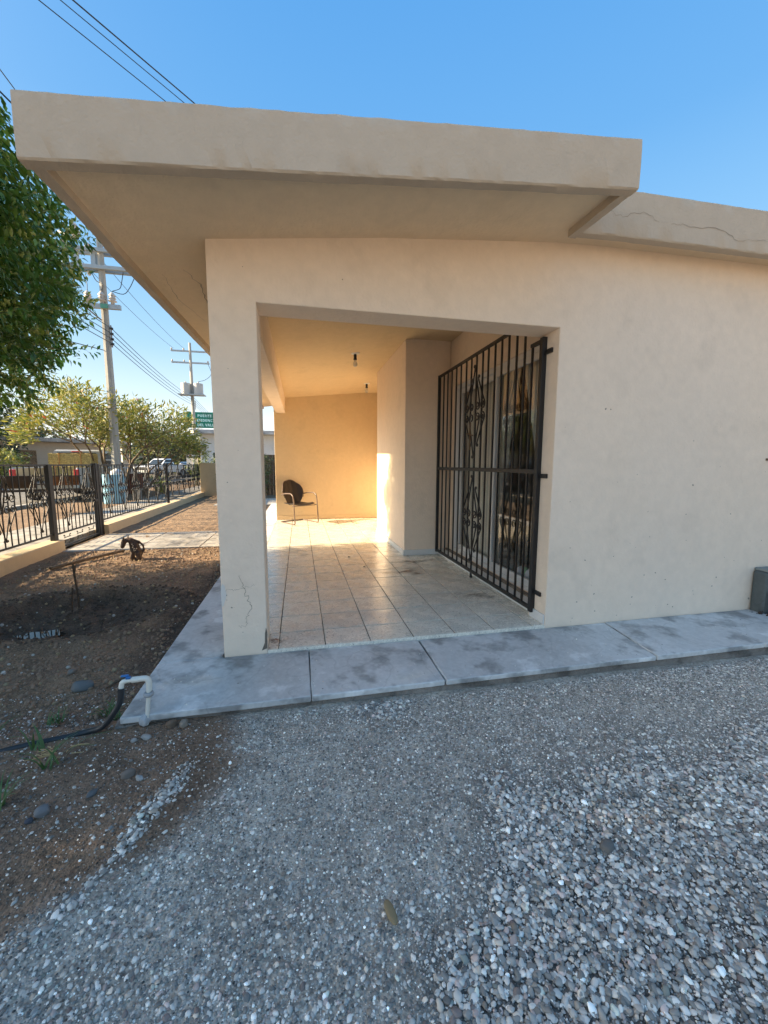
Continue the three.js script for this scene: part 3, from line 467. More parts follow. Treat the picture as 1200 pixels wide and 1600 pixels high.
// ---------------------------------------------------------------- sapling, puddle, sticks, stones, weeds
{
  const gy = groundY(-1.8, -1.42), t = thing('sapling', 'bare young sapling with thin stems in a watered soil basin', 'sapling', [-1.8, gy - .02, -1.42]);
  part(t, 'stem', merge([tube([V(0, 0, 0), V(.005, .15, .01), V(-.01, .3, 0), V(-.015, .43, .005)], .009, 14, 6), tube([V(-.012, .3, 0), V(.0, .36, .01), V(.008, .42, .015)], .005, 8, 5)]), M.bark); part(t, 'stem', tube([V(-.05, 0, .01), V(-.045, .1, .01), V(-.03, .22, .012)], .007, 10, 6), M.bark); part(t, 'stem', tube([V(.03, 0, .02), V(.075, .07, .03), V(.12, .14, .04)], .006, 8, 5), M.paleBark);
  const pud = []; const r = rng(3); for (let i = 0; i < 26; i++) { const a = i / 26 * 2 * Math.PI, k = .8 + .35 * noise(Math.cos(a) * 2, Math.sin(a) * 2); pud.push([-1.84 + .20 * k * Math.cos(a), .95 - .10 * k * Math.sin(a)]); }
  const g = new THREE.ShapeGeometry(poly(pud)).rotateX(-Math.PI / 2).translate(0, -.152, 0);
  structure('puddle', g, new THREE.MeshPhysicalMaterial({ color: lin(.03, .024, .018), roughness: .03, ior: 1.33, side: THREE.DoubleSide }), 'small muddy puddle mirroring the sky beside the sapling');
  const at = (x, z, dy = 0) => V(x, groundY(x, z) + dy, z);
  single('stick', tube([at(-2.72, -2.75, .03), at(-2.6, -3.0, .035), at(-2.42, -3.35, .035), at(-2.28, -3.62, .04)], .02, 12, 7), M.paleBark, 'long pale stick lying on the soil near the gate path', 'stick');
  single('stick', tube([at(-.93, .12, .012), at(-.90, .06, .016), at(-.86, .0, .012)], .006, 8, 5), M.paleBark, 'short pale twig on the soil left of the walkway', 'stick');
  single('stick', tube([at(-1.17, .80, .012), at(-1.08, .84, .02), at(-1.02, .83, .016), at(-.985, .80, .012)], .009, 10, 6), M.paleBark, 'crooked grey twig beside the weeds at the left edge', 'stick');
  single('stick', tube([V(-1.16, -.06, -5.0), V(-1.10, -.02, -5.1), V(-.98, .06, -5.25)], .009, 8, 5), M.wood, 'dark twig leaning beside the pillar over the sunlit path', 'stick');
  single('dry_leaf', new THREE.SphereGeometry(1, 12, 6).scale(.014, .006, .036).rotateY(.2).translate(.378, groundY(.378, 1.56) + .022, 1.56), mat([.26, .19, .10]), 'curled brown leaf lying on the gravel at bottom centre', 'leaf');
  for (const [x, z, s, c, l] of [[.75, -2.42, .018, [.03, .025, .02], 'dark shrivelled leaf on the porch tiles'], [.86, -1.9, .01, [.04, .03, .025], 'tiny dark crumb in a joint of the porch tiles']]) single('leaf_scrap', new THREE.IcosahedronGeometry(1, 1).scale(s, .006, s * .7).translate(x, .007, z), mat(c), l, 'leaf');
  const rock = (seed) => { const q = mergeVertices(new THREE.IcosahedronGeometry(1, 3).deleteAttribute('normal').deleteAttribute('uv')), p = q.attributes.position; for (let i = 0; i < p.count; i++) { const v = V().fromBufferAttribute(p, i), k = 1 + .28 * noise(v.x * 1.3 + seed, v.y * 1.3, v.z * 1.3) + .06 * noise(v.x * 5, v.y * 5 + seed, v.z * 5); p.setXYZ(i, v.x * k, v.y * k, v.z * k); } q.computeVertexNormals(); return q; };
  for (const [x, z, a, b, c, turn, col, label] of [
    [-1.07, .085, .052, .032, .036, .3, [.27, .29, .29], 'rounded blue grey stone on the soil left of the hose'], [-1.22, -.12, .022, .018, .018, 1, [.42, .36, .3], 'small tan stone on the soil behind the blue grey stone'],
    [-.468, .565, .024, .02, .02, .6, [.30, .20, .13], 'brown stone by the walkway corner, left of the pale one'], [-.41, .575, .021, .02, .018, 1.2, [.50, .41, .32], 'pale tan stone by the walkway corner, right of the brown one'],
    [-.555, .63, .024, .011, .014, 2.7, [.66, .63, .58], 'flat white stone just in front of the standpipe'], [-.60, .645, .014, .01, .011, .2, [.62, .6, .56], 'little white stone left of the flat white one'],
    [-.544, .855, .026, .018, .018, .5, [.36, .29, .24], 'brown grey stone on the soil below the standpipe'], [-.493, .885, .018, .01, .010, 2.6, [.68, .67, .64], 'bright white stone next to the brown grey stone'],
    [-.771, .99, .024, .019, .02, .4, [.34, .33, .33], 'grey stone with two dark pebbles at the left edge'], [-.795, 1.02, .013, .01, .01, .4, [.12, .13, .16], 'dark pebble beside the grey stone at the left edge'], [-.64, .93, .020, .011, .012, .9, [.24, .24, .24], 'slim grey stone on the brown soil'],
    [1.13, 1.50, .028, .014, .02, .3, [.30, .27, .24], 'flat brown grey stone among the dense gravel']]) single('stone', rock(x * 37 + z * 11).scale(a, b, c).rotateY(turn).translate(x, groundY(x, z) + b * .55, z), mat(col, { map: T.fine, roughness: .85 }), label, 'stone');
  single('concrete_lump', boxUV(new RoundedBoxGeometry(.10, .07, .08, 3, .014).rotateY(.2).translate(-.685, -.10, .49)), M.roughConcrete, 'grey lump of concrete under the walkway corner', 'rubble');
  // weeds: blades of grass in tufts
  const tuft = (x, z, n, h, seed, label) => {
    const q = rng(seed), gs = []; for (let i = 0; i < n; i++) { const a = q() * 6.28, l = h * (.5 + .7 * q()), dx = Math.cos(a), dz = Math.sin(a), w = .0035 + .002 * q(), b = V((q() - .5) * .05, 0, (q() - .5) * .05), lean = .35 + .8 * q(), rows = [];
      for (let k = 0; k <= 5; k++) { const s = k / 5, c = b.clone().add(V(dx * lean * l * s * (.4 + s * .6), l * (s - .42 * lean * s * s * s), dz * lean * l * s * (.4 + s * .6))), ww = w * (1 - s * .85); rows.push([c.clone().add(V(-dz * ww, 0, dx * ww)), c.clone().add(V(0, -.001, 0)), c.clone().add(V(dz * ww, 0, -dx * ww)), c.clone().add(V(0, .0008, 0))]); } gs.push(skin(rows, 1, false)); }
    const t = thing('weed_tuft', label, 'weed', [x, groundY(x, z) - .004, z], 0, 'weeds growing in the brown soil'), o = part(t, 'blades', merge(gs), M.grass); o.userData.kind = 'stuff';
  };
  M.grass = new THREE.MeshPhysicalMaterial({ color: lin(.10, .19, .05), roughness: .6, transmission: .25, thickness: 0, side: THREE.DoubleSide });
  tuft(-.99, .62, 9, .12, 1, 'tuft of grass growing across the garden hose'); tuft(-.87, .74, 12, .15, 2, 'long bladed green weed on the brown soil below the hose'); tuft(-.95, .93, 12, .14, 3, 'green weed at the left edge of the picture, lowest tuft'); tuft(-.82, .36, 22, .07, 4, 'low grass under the hose by the walkway corner'); tuft(-.76, .42, 16, .06, 7, 'short grass tight against the walkway corner'); tuft(-1.04, .40, 16, .08, 5, 'small tuft of grass above the hose'); tuft(-1.28, .42, 12, .08, 6, 'sparse grass near the hose at the left edge');
  const dry = rng(8), dg = []; for (let i = 0; i < 26; i++) { const x = -.98 + .16 * dry(), z = .635 + .07 * dry(), a = dry() * 3; dg.push(rod(V(x, groundY(x, z) + .008 + .012 * dry(), z), V(x + .05 * Math.cos(a), groundY(x, z) + .012 + .02 * dry(), z + .03 * Math.sin(a)), .0022, .0012, 5)); }
  const dh = single('dry_straw', merge(dg), mat([.50, .36, .17]), 'clump of dry straw beside the garden hose', 'straw'); dh.userData.kind = 'stuff';
}
// ---------------------------------------------------------------- carved cat figure by the garden path
{
  const t = thing('cat_figure', 'dark brown carved figure of a seated long backed cat with pale spots', 'figurine', [-1.975, groundY(-1.975, -3.14), -3.14], .25); t.scale.setScalar(.86);
  const J = [ // tapered capsules: ax ay az ra  bx by bz rb
    [-.115, .295, 0, .047, -.135, .235, .0, .034], [-.135, .235, 0, .03, -.142, .215, 0, .026], [-.085, .315, 0, .035, -.03, .31, 0, .04], [-.03, .305, 0, .045, .02, .23, 0, .058], [.02, .23, 0, .06, .055, .12, 0, .072], [-.02, .25, 0, .045, -.005, .12, 0, .045],
    [-.005, .16, .03, .03, -.03, .05, .035, .02], [-.03, .05, .035, .02, -.02, .012, .035, .018], [-.005, .16, -.03, .03, -.015, .05, -.035, .02], [-.015, .05, -.035, .02, .0, .012, -.035, .018],
    [.055, .11, .045, .05, .07, .04, .055, .036], [.07, .03, .055, .026, .02, .014, .055, .018], [.055, .11, -.045, .05, .07, .04, -.055, .036], [.07, .03, -.055, .026, .02, .014, -.055, .018],
    [.0, .315, 0, .02, .075, .28, 0, .016], [.075, .28, 0, .016, .125, .22, 0, .015], [.125, .22, 0, .015, .132, .15, 0, .015], [.132, .15, 0, .015, .09, .08, 0, .018],
    [-.118, .325, .028, .02, -.112, .375, .034, .008], [-.07, .335, -.02, .02, -.062, .378, -.026, .008]];
  const R = 64, mc = new MarchingCubes(R, M.black, false, false, 60000), S = .24, c0 = V(0, .19, 0);
  for (let k = 0; k < R; k++) for (let j = 0; j < R; j++) for (let i = 0; i < R; i++) {
    const p = V((i - R / 2) / (R / 2) * S, (j - R / 2) / (R / 2) * S, (k - R / 2) / (R / 2) * S).add(c0); let d = 0, s = 0;
    for (const [ax, ay, az, ra, bx, by, bz, rb] of J) { const ex = bx - ax, ey = by - ay, ez = bz - az, h = clamp(((p.x - ax) * ex + (p.y - ay) * ey + (p.z - az) * ez) / (ex * ex + ey * ey + ez * ez), 0, 1), q = Math.hypot(p.x - ax - ex * h, p.y - ay - ey * h, p.z - az - ez * h) - lerp(ra, rb, h) * .80; s += Math.exp(-q * 150); }
    d = -Math.log(s + 1e-30) / 150; mc.field[i + j * R + k * R * R] = -d - .004 * noise(p.x * 60, p.y * 60, p.z * 60);
  }
  mc.isolation = 0; mc.update(); const n = mc.count, g = new THREE.BufferGeometry();
  g.setAttribute('position', new THREE.BufferAttribute(mc.positionArray.slice(0, n * 3), 3)); const w = mergeVertices(g, 1e-4); w.scale(S, S, S).translate(0, .19, 0); w.computeVertexNormals();
  const body = part(t, 'body', w, mat([.060, .034, .022], { roughness: .6, bumpMap: T.bark, bumpScale: .004 }));
  const sp = mat([.62, .52, .38]); for (const [x, y] of [[-.012, .255], [.0, .23], [-.004, .21], [.008, .185], [.02, .19], [.03, .165], [.012, .16], [.045, .19]]) part(body, 'spot', new THREE.SphereGeometry(.0085, 10, 8).translate(x, y, .056 + .012 * (x > .0 ? 1 : 0) - (y > .22 ? .008 : 0)), sp);
  for (const z of [.03, -.012]) part(body, 'eye', new THREE.SphereGeometry(.006, 8, 6).translate(-.152, .29, z), sp);
}

// ---------------------------------------------------------------- iron fence on a low wall, with gate
const fx = (z, dx = 0) => xFence(z) - .1 + dx;
function fenceWall(z0, z1, label) {
  const rings = [], n = Math.ceil((z0 - z1) * 6); for (let i = 0; i <= n; i++) { const z = lerp(z0, z1, i / n), a = xFence(z) - .2, b = xFence(z), e = .006 * fbm(z * 3, 2, 3); rings.push([V(a, -.3, z), V(a, .075 + e, z), V(a + .012, .088 + e, z), V(b - .012, .085 + e, z), V(b + e, .072 + e, z), V(b + .004, -.02, z), V(b + .012, -.3, z)].reverse()); }
  return single('fence_wall', boxUV(skin(rings, .6)), M.fencePaint, label, 'wall');
}
fenceWall(1.2, -3.96, 'low ochre plaster wall under the iron fence before the gate'); fenceWall(-5.43, -14.1, 'low ochre plaster wall under the long iron fence beyond the gate');
function ironPanel(name, z0, z1, y0, y1, label, cat_, opt = {}) {
  const g = thing(name, label, cat_), L = z0 - z1, at = (u, y, o = 0) => V(fx(z0 - u, o), y, z0 - u), n = Math.round(L / .118);
  part(g, 'rail', bar(at(0, y1), at(L, y1), .022), M.iron); part(g, 'rail', bar(at(0, y0), at(L, y0), .022), M.iron);
  const long = y1 - y0, bg = new THREE.BoxGeometry(.011, long, .011);
  for (let i = 1; i < n; i++) { const o = part(g, 'bar', bg, M.iron); o.position.copy(at(i * L / n, (y0 + y1) / 2)); }
  const every = 6, cy = (y0 + y1) / 2 + .03; for (let i = 3; i < n - 1; i += every) {
    const u0 = i * L / n; part(g, 'scrollwork', merge(motif(.43, .118, .056).map((p) => tube(p.map(([u, v]) => at(clamp(u0 + u, .02, L - .02), cy + v, .012)), .0075, 30, 4))), M.iron);
  }
  return g;
}
function ironPost(z, y0, y1, w, label) { single('fence_post', box(fx(z) - w / 2, fx(z) + w / 2, y0, y1, z - w / 2, z + w / 2, .004), M.iron, label, 'post', 'posts of the iron fence'); }
ironPanel('iron_fence', 1.0, -3.86, .17, 1.15, 'black iron fence with scrollwork on the low wall, nearer stretch', 'fence');
ironPost(-3.90, .07, 1.16, .06, 'black square gate post at the end of the nearer low wall'); ironPost(-1.6, .07, 1.15, .05, 'black fence post amid the nearer stretch of iron fence');
{
  const g = ironPanel('iron_gate', -3.95, -5.24, .16, 1.15, 'black iron garden gate with scrollwork at the path', 'gate');
  const at = (u, y) => V(fx(-3.95 - u, .012), y, -3.95 - u); part(g, 'rail', bar(at(0, -.035), at(1.29, -.035), .02), M.iron);
  part(g, 'stile', bar(at(.0, -.04), at(.0, 1.16), .03), M.iron); part(g, 'stile', bar(at(1.29, -.04), at(1.29, 1.16), .03), M.iron);
  for (const u0 of [.28, .66, 1.04]) for (const s of [-1, 1]) part(g, 'scroll', tube([...spiral(u0 - .09, .063 + s * .045, .028, -s * 1.57, 4.6, s).reverse(), [u0, .063 + s * .02], ...spiral(u0 + .09, .063 + s * .045, .028, -s * 1.57, -4.6, s)].map(([u, y]) => at(u, y)), .006, 36, 4), M.iron);
  part(g, 'latch', box(fx(-5.1) - .03, fx(-5.1) + .03, .52, .57, -5.28, -5.18, .005), M.iron);
}
ironPost(-5.30, -.09, 1.18, .075, 'thick black gate post on the latch side of the gate'); ironPost(-5.41, -.09, 1.17, .06, 'slimmer black post next to the thick gate post');
ironPanel('iron_fence', -5.44, -14.0, .17, 1.15, 'long black iron fence with scrollwork running beyond the gate', 'fence');
ironPost(-9.6, .07, 1.17, .055, 'black fence post halfway along the fence beyond the gate');
single('boundary_wall', box(-3.62, -2.3, -.3, 1.22, -14.4, -14.12, .015), M.fencePaint, 'tall ochre plaster wall closing the far end of the yard', 'wall');

// ---------------------------------------------------------------- trees
const leafGeo = (l, w) => { const g = new THREE.BufferGeometry(), c = .18 * w; g.setAttribute('position', new THREE.Float32BufferAttribute([0, 0, 0, -w / 2, c, l * .45, 0, 0, l * .5, w / 2, c, l * .45, 0, -l * .06, l], 3)); g.setIndex([0, 2, 1, 0, 3, 2, 1, 2, 4, 2, 3, 4]); g.computeVertexNormals(); return g; };
function instanced(parent, name, geo, m, mats, cols) { const im = new THREE.InstancedMesh(geo, m, mats.length); mats.forEach((q, i) => { im.setMatrixAt(i, q); if (cols) im.setColorAt(i, cols[i]); }); im.name = name; im.castShadow = im.receiveShadow = true; im.userData.kind = 'stuff'; parent.add(im); return im; }
function look(d, roll) { const m = new THREE.Matrix4().lookAt(V(0, 0, 0), d.clone().negate(), Math.abs(d.y) > .95 ? V(1, 0, 0) : V(0, 1, 0)); return new THREE.Quaternion().setFromRotationMatrix(m).multiply(new THREE.Quaternion().setFromAxisAngle(V(0, 0, 1), roll)); }
// limbs grown by splitting; returns wood geometries and the twig ends
function grow(seed, o) {
  const r = rng(seed), wood = [], tips = [];
  const go = (p, d, len, rad, k) => {
    const pts = [p.clone()], dir = d.clone(); const n = 3; for (let i = 0; i < n; i++) { dir.add(V(r() - .5, (r() - .5) * .6 + o.up * (k ? 1 : .3), r() - .5).multiplyScalar(o.wander)).normalize(); pts.push(pts.at(-1).clone().addScaledVector(dir, len / n)); }
    const r1 = rad * o.thin; for (let i = 0; i < n; i++) wood.push(rod(pts[i], pts[i + 1], lerp(rad, r1, i / n), lerp(rad, r1, (i + 1) / n), k < 2 ? 9 : k < 3 ? 6 : 4));
    if (k >= o.depth) { tips.push([pts.at(-1), dir.clone()], [pts[2], dir.clone()]); return; }
    if (k >= o.depth - 1) tips.push([pts.at(-1), dir.clone()]);
    const m = o.split[Math.min(k, o.split.length - 1)]; for (let i = 0; i < m; i++) { const a = (i + r() * .6) / m * 6.28, side = V(Math.cos(a), 0, Math.sin(a)).projectOnPlane(dir).normalize(); go(pts.at(-1), dir.clone().multiplyScalar(1).addScaledVector(side, o.spread * (.6 + .7 * r())).normalize(), len * (o.shrink + .2 * (r() - .5)), r1 * .8, k + 1); }
  };
  for (const s of o.stems) go(V(...s[0]), V(...s[1]).normalize(), s[2], s[3], 0);
  return { wood: merge(wood), tips };
}
M.ficusLeaf = new THREE.MeshPhysicalMaterial({ color: 0xffffff, roughness: .40, transmission: .34, thickness: 0, side: THREE.DoubleSide });
M.softLeaf = new THREE.MeshPhysicalMaterial({ color: 0xffffff, roughness: .8, transmission: .4, thickness: 0, side: THREE.DoubleSide });
// broad dark crown: short leafy twigs spread through an uneven ellipsoid, thickest near its skin
function twigCrown(seed, N, C, R, per, leafL, tones, lump = .28) {
  const r = rng(seed), mats = [], cols = [];
  while (mats.length < N * per) {
    const u = V(r() * 2 - 1, r() * 2 - 1, r() * 2 - 1); if (u.length() > 1 || u.length() < .1) continue; u.normalize();
    const k = 1 + lump * fbm(u.x * 2.4 + seed, u.y * 2.4, 4, u.z * 2.4) * 2, rad = k * Math.pow(.30 + .70 * r(), .55), p = V(u.x * R[0] * rad, u.y * R[1] * rad, u.z * R[2] * rad).add(C);
    const d = u.clone().add(V(r() - .5, r() * .9 - .25, r() - .5)).normalize(), tone = tones[Math.floor(r() * tones.length)];
    for (let i = 0; i < per; i++) {
      const s = i / per, a = i * 2.4 + r(), side = V(Math.cos(a), Math.sin(a), Math.sin(a * 1.7)).projectOnPlane(d).normalize(), ld = d.clone().multiplyScalar(.55).addScaledVector(side, 1).add(V(0, -.25 - .3 * r(), 0)).normalize();
      const q = look(ld, (r() - .5) * 1.6), sc = .7 + .55 * r(); mats.push(new THREE.Matrix4().compose(p.clone().addScaledVector(d, s * .26).addScaledVector(side, .012), q, V(sc, sc, sc * leafL / .065))); const b = .75 + .5 * r(); cols.push(lin(tone[0] * b, tone[1] * b, tone[2] * b));
    }
  }
  return { mats, cols };
}
const ficusTones = [[.11, .22, .035], [.13, .255, .04], [.085, .18, .035], [.23, .32, .05], [.18, .28, .045]];
{
  const t = thing('ficus_tree', 'dense dark green ficus tree beside the iron fence at left', 'tree', [-3.95, -.1, -1.6], 0, 'ficus trees along the street');
  const tr = []; const base = V(0, 0, 0); tr.push(tube([base, V(.03, .5, 0), V(-.02, 1.1, .03), V(0, 1.6, 0)], .16, 14, 10)); const r = rng(2); for (let i = 0; i < 9; i++) { const a = i * .7, e = V(Math.cos(a) * 1.3, 2.3 + 1.7 * r(), Math.sin(a) * 1.3); tr.push(tube([V(0, 1.4, 0), V(e.x * .25, 2.0, e.z * .25), V(e.x * .7, lerp(2, e.y, .6), e.z * .7), e], .05, 12, 7)); }
  part(t, 'trunk', merge(tr), M.bark);
  const c = twigCrown(7, 8200, V(0, 3.12, 0), [2.05, 1.68, 1.95], 15, .066, ficusTones, .2); instanced(t, 'crown', leafGeo(.072, .032), M.ficusLeaf, c.mats, c.cols);
  const ct = twigCrown(17, 3300, V(0, 3.5, 0), [2.0, 2.3, 1.95], 15, .066, ficusTones, .3), tb = thing('ficus_tree', 'thinner ficus tree across the pavement, left of the picture, shading the yard', 'tree', [-8.2, -.15, -.75], 1.1, 'ficus trees along the street'); part(tb, 'trunk', t.children[0].geometry, M.bark); instanced(tb, 'crown', leafGeo(.072, .032), M.ficusLeaf, ct.mats, ct.cols); tb.scale.set(1.32, 1.18, 1.32);
  const d = copy(t, 'tall ficus tree left of the picture, shading the gravel drive', [-13, -.15, .5], 2.3); d.scale.set(1.65, 2.25, 1.65);
}
{ // airy multi-stemmed tree on the verge
  const mk = (seed, pos, stems, label, N) => {
    const t = thing('flowering_tree', label, 'tree', pos, 0, 'feathery trees on the verge'), g = grow(seed, { stems, depth: 4, split: [2, 3, 3, 3], spread: .66, shrink: .75, thin: .72, wander: .42, up: .12 });
    part(t, 'trunk', g.wood, M.paleBark);
    const r = rng(seed + 5), mats = [], cols = [], tones = [[.30, .31, .05], [.36, .34, .06], [.21, .25, .045], [.15, .20, .045], [.42, .36, .10]];
    for (const [p, d] of g.tips) { const bare = fbm(p.x * .5 + 3, p.z * .5, 2, p.y * .4) + (p.y > 3.6 ? .35 : 0) + (p.x > 1.5 ? .12 : 0) > .26; for (let i = 0; i < (bare ? 3 : N); i++) { const q = d.clone().add(V(r() - .5, r() * .5 - .35, r() - .5).multiplyScalar(1.7)).normalize(), at = p.clone().add(V(r() - .5, r() - .6, r() - .5).multiplyScalar(.62)), s = .8 + r(); mats.push(new THREE.Matrix4().compose(at, look(q, r() * 3), V(s, s, s))); const c = tones[Math.floor(r() * 5)], b = .7 + .5 * r(), red = r() < .012; cols.push(red ? lin(.45, .10, .05) : lin(c[0] * b, c[1] * b, c[2] * b)); } }
    instanced(t, 'crown', leafGeo(.13, .035), M.softLeaf, mats, cols); return t;
  };
  mk(3, [-6.25, -.05, -13.4], [[[0, 0, 0], [-.25, 1, .1], 1.15, .075], [[.1, 0, .05], [.35, 1, -.1], 1.2, .07], [[-.12, 0, .1], [-.75, 1, .2], 1.25, .06]], 'yellow green feathery tree in front of the concrete utility pole', 20);
  mk(8, [-5.75, -.05, -14.2], [[[0, 0, 0], [-.2, 1, 0], 1.1, .07], [[.08, 0, 0], [.5, 1, .1], 1.2, .065], [[.05, 0, .1], [.12, 1, -.2], 1.2, .06]], 'feathery tree with partly bare spreading branches right of the utility pole', 11).scale.setScalar(.86);
}
// bushes and far trees
function bush(name, label, pos, R, N, tones, seed, group, leaf = .12) {
  const t = thing(name, label, name === 'bush' ? 'bush' : 'tree', pos, 0, group), r = rng(seed), st = []; const H = pos[3] ?? R[1] * .9;
  for (let i = 0; i < 5; i++) st.push(rod(V((r() - .5) * .2, 0, (r() - .5) * .2), V((r() - .5) * R[0] * 1.1, H + R[1] * .4, (r() - .5) * R[2] * 1.1), name === 'bush' ? .03 : .13, .02, 6)); part(t, name === 'bush' ? 'stem' : 'trunk', merge(st), M.bark);
  const c = twigCrown(seed, N, V(0, H, 0), R, 9, .065, tones, .42), k = leaf / .065; const im = instanced(t, name === 'bush' ? 'foliage' : 'crown', leafGeo(leaf, leaf * .45), M.softLeaf, c.mats, c.cols); return t;
}
const gold = [[.34, .33, .05], [.26, .28, .05], [.18, .22, .04], [.40, .36, .08]], green = [[.09, .14, .03], [.06, .11, .028], [.13, .17, .04]], deep = [[.030, .060, .022], [.045, .08, .03], [.05, .075, .03]];
bush('bush', 'sunlit golden green hedge bush across the street at left', [-17.5, 0, -20.5], [2.2, 1.3, 2.0], 420, gold, 21, 'bushes across the street', .2);
bush('bush', 'golden bush behind the tail of the grey pickup', [-15.4, 0, -21.5], [1.7, 1.0, 1.6], 320, gold, 22, 'bushes across the street', .2);
bush('street_tree', 'dark drooping tree across the street behind the left bushes', [-18.2, 0, -24.5, 3.6], [3.0, 2.3, 2.6], 620, deep, 23, 'trees across the street', .24);
bush('street_tree', 'dark green tree behind the parked white pickup', [-15.2, 0, -46, 2.8], [2.6, 2.1, 2.4], 420, deep, 24, 'trees across the street', .3);
bush('bush', 'bright yellow green bush between the white pickup and the white car', [-14.0, 0, -52], [2.8, 2.6, 2.4], 420, gold, 25, 'bushes across the street', .32);
bush('bush', 'dark shrub below the bright bush by the white car', [-12.7, 0, -50.5], [2.0, 1.4, 1.6], 300, deep, 26, 'bushes across the street', .3);
bush('bush', 'yellow green bush right of the far utility pole', [-7.6, 0, -34.5], [1.5, 1.6, 1.5], 260, gold, 27, 'bushes on the far corner', .24);
bush('bush', 'leafy bush seen between the pillar and the far porch wall', [-1.75, 0, -13.2], [.75, 1.0, .8], 420, [...green, [.2, .2, .06]], 28, 'bushes in the back of the yard', .09);
bush('bush', 'dark bush low behind the ochre wall', [-4.6, 0, -22], [1.3, .8, 1.3], 220, green, 29, 'bushes on the far corner', .16);
[[-24, -36], [-20, -58], [-27, -50], [-16, -78], [-8, -88], [0, -84], [-33, -28], [9, -70]].forEach(([x, z], i) => bush('far_tree', ['green tree far behind the left houses', 'far green tree above the white pickup', 'far tree behind the beige house', 'far tree near the end of the street', 'far tree beyond the green road sign', 'far tree past the end of the yard', 'far tree at the left edge behind the bushes', 'far tree hidden behind the house'][i], [x, 0, z, 3], [4.2, 2.4, 4], 330, i % 2 ? green : deep, 40 + i, 'far trees behind the street', .42));

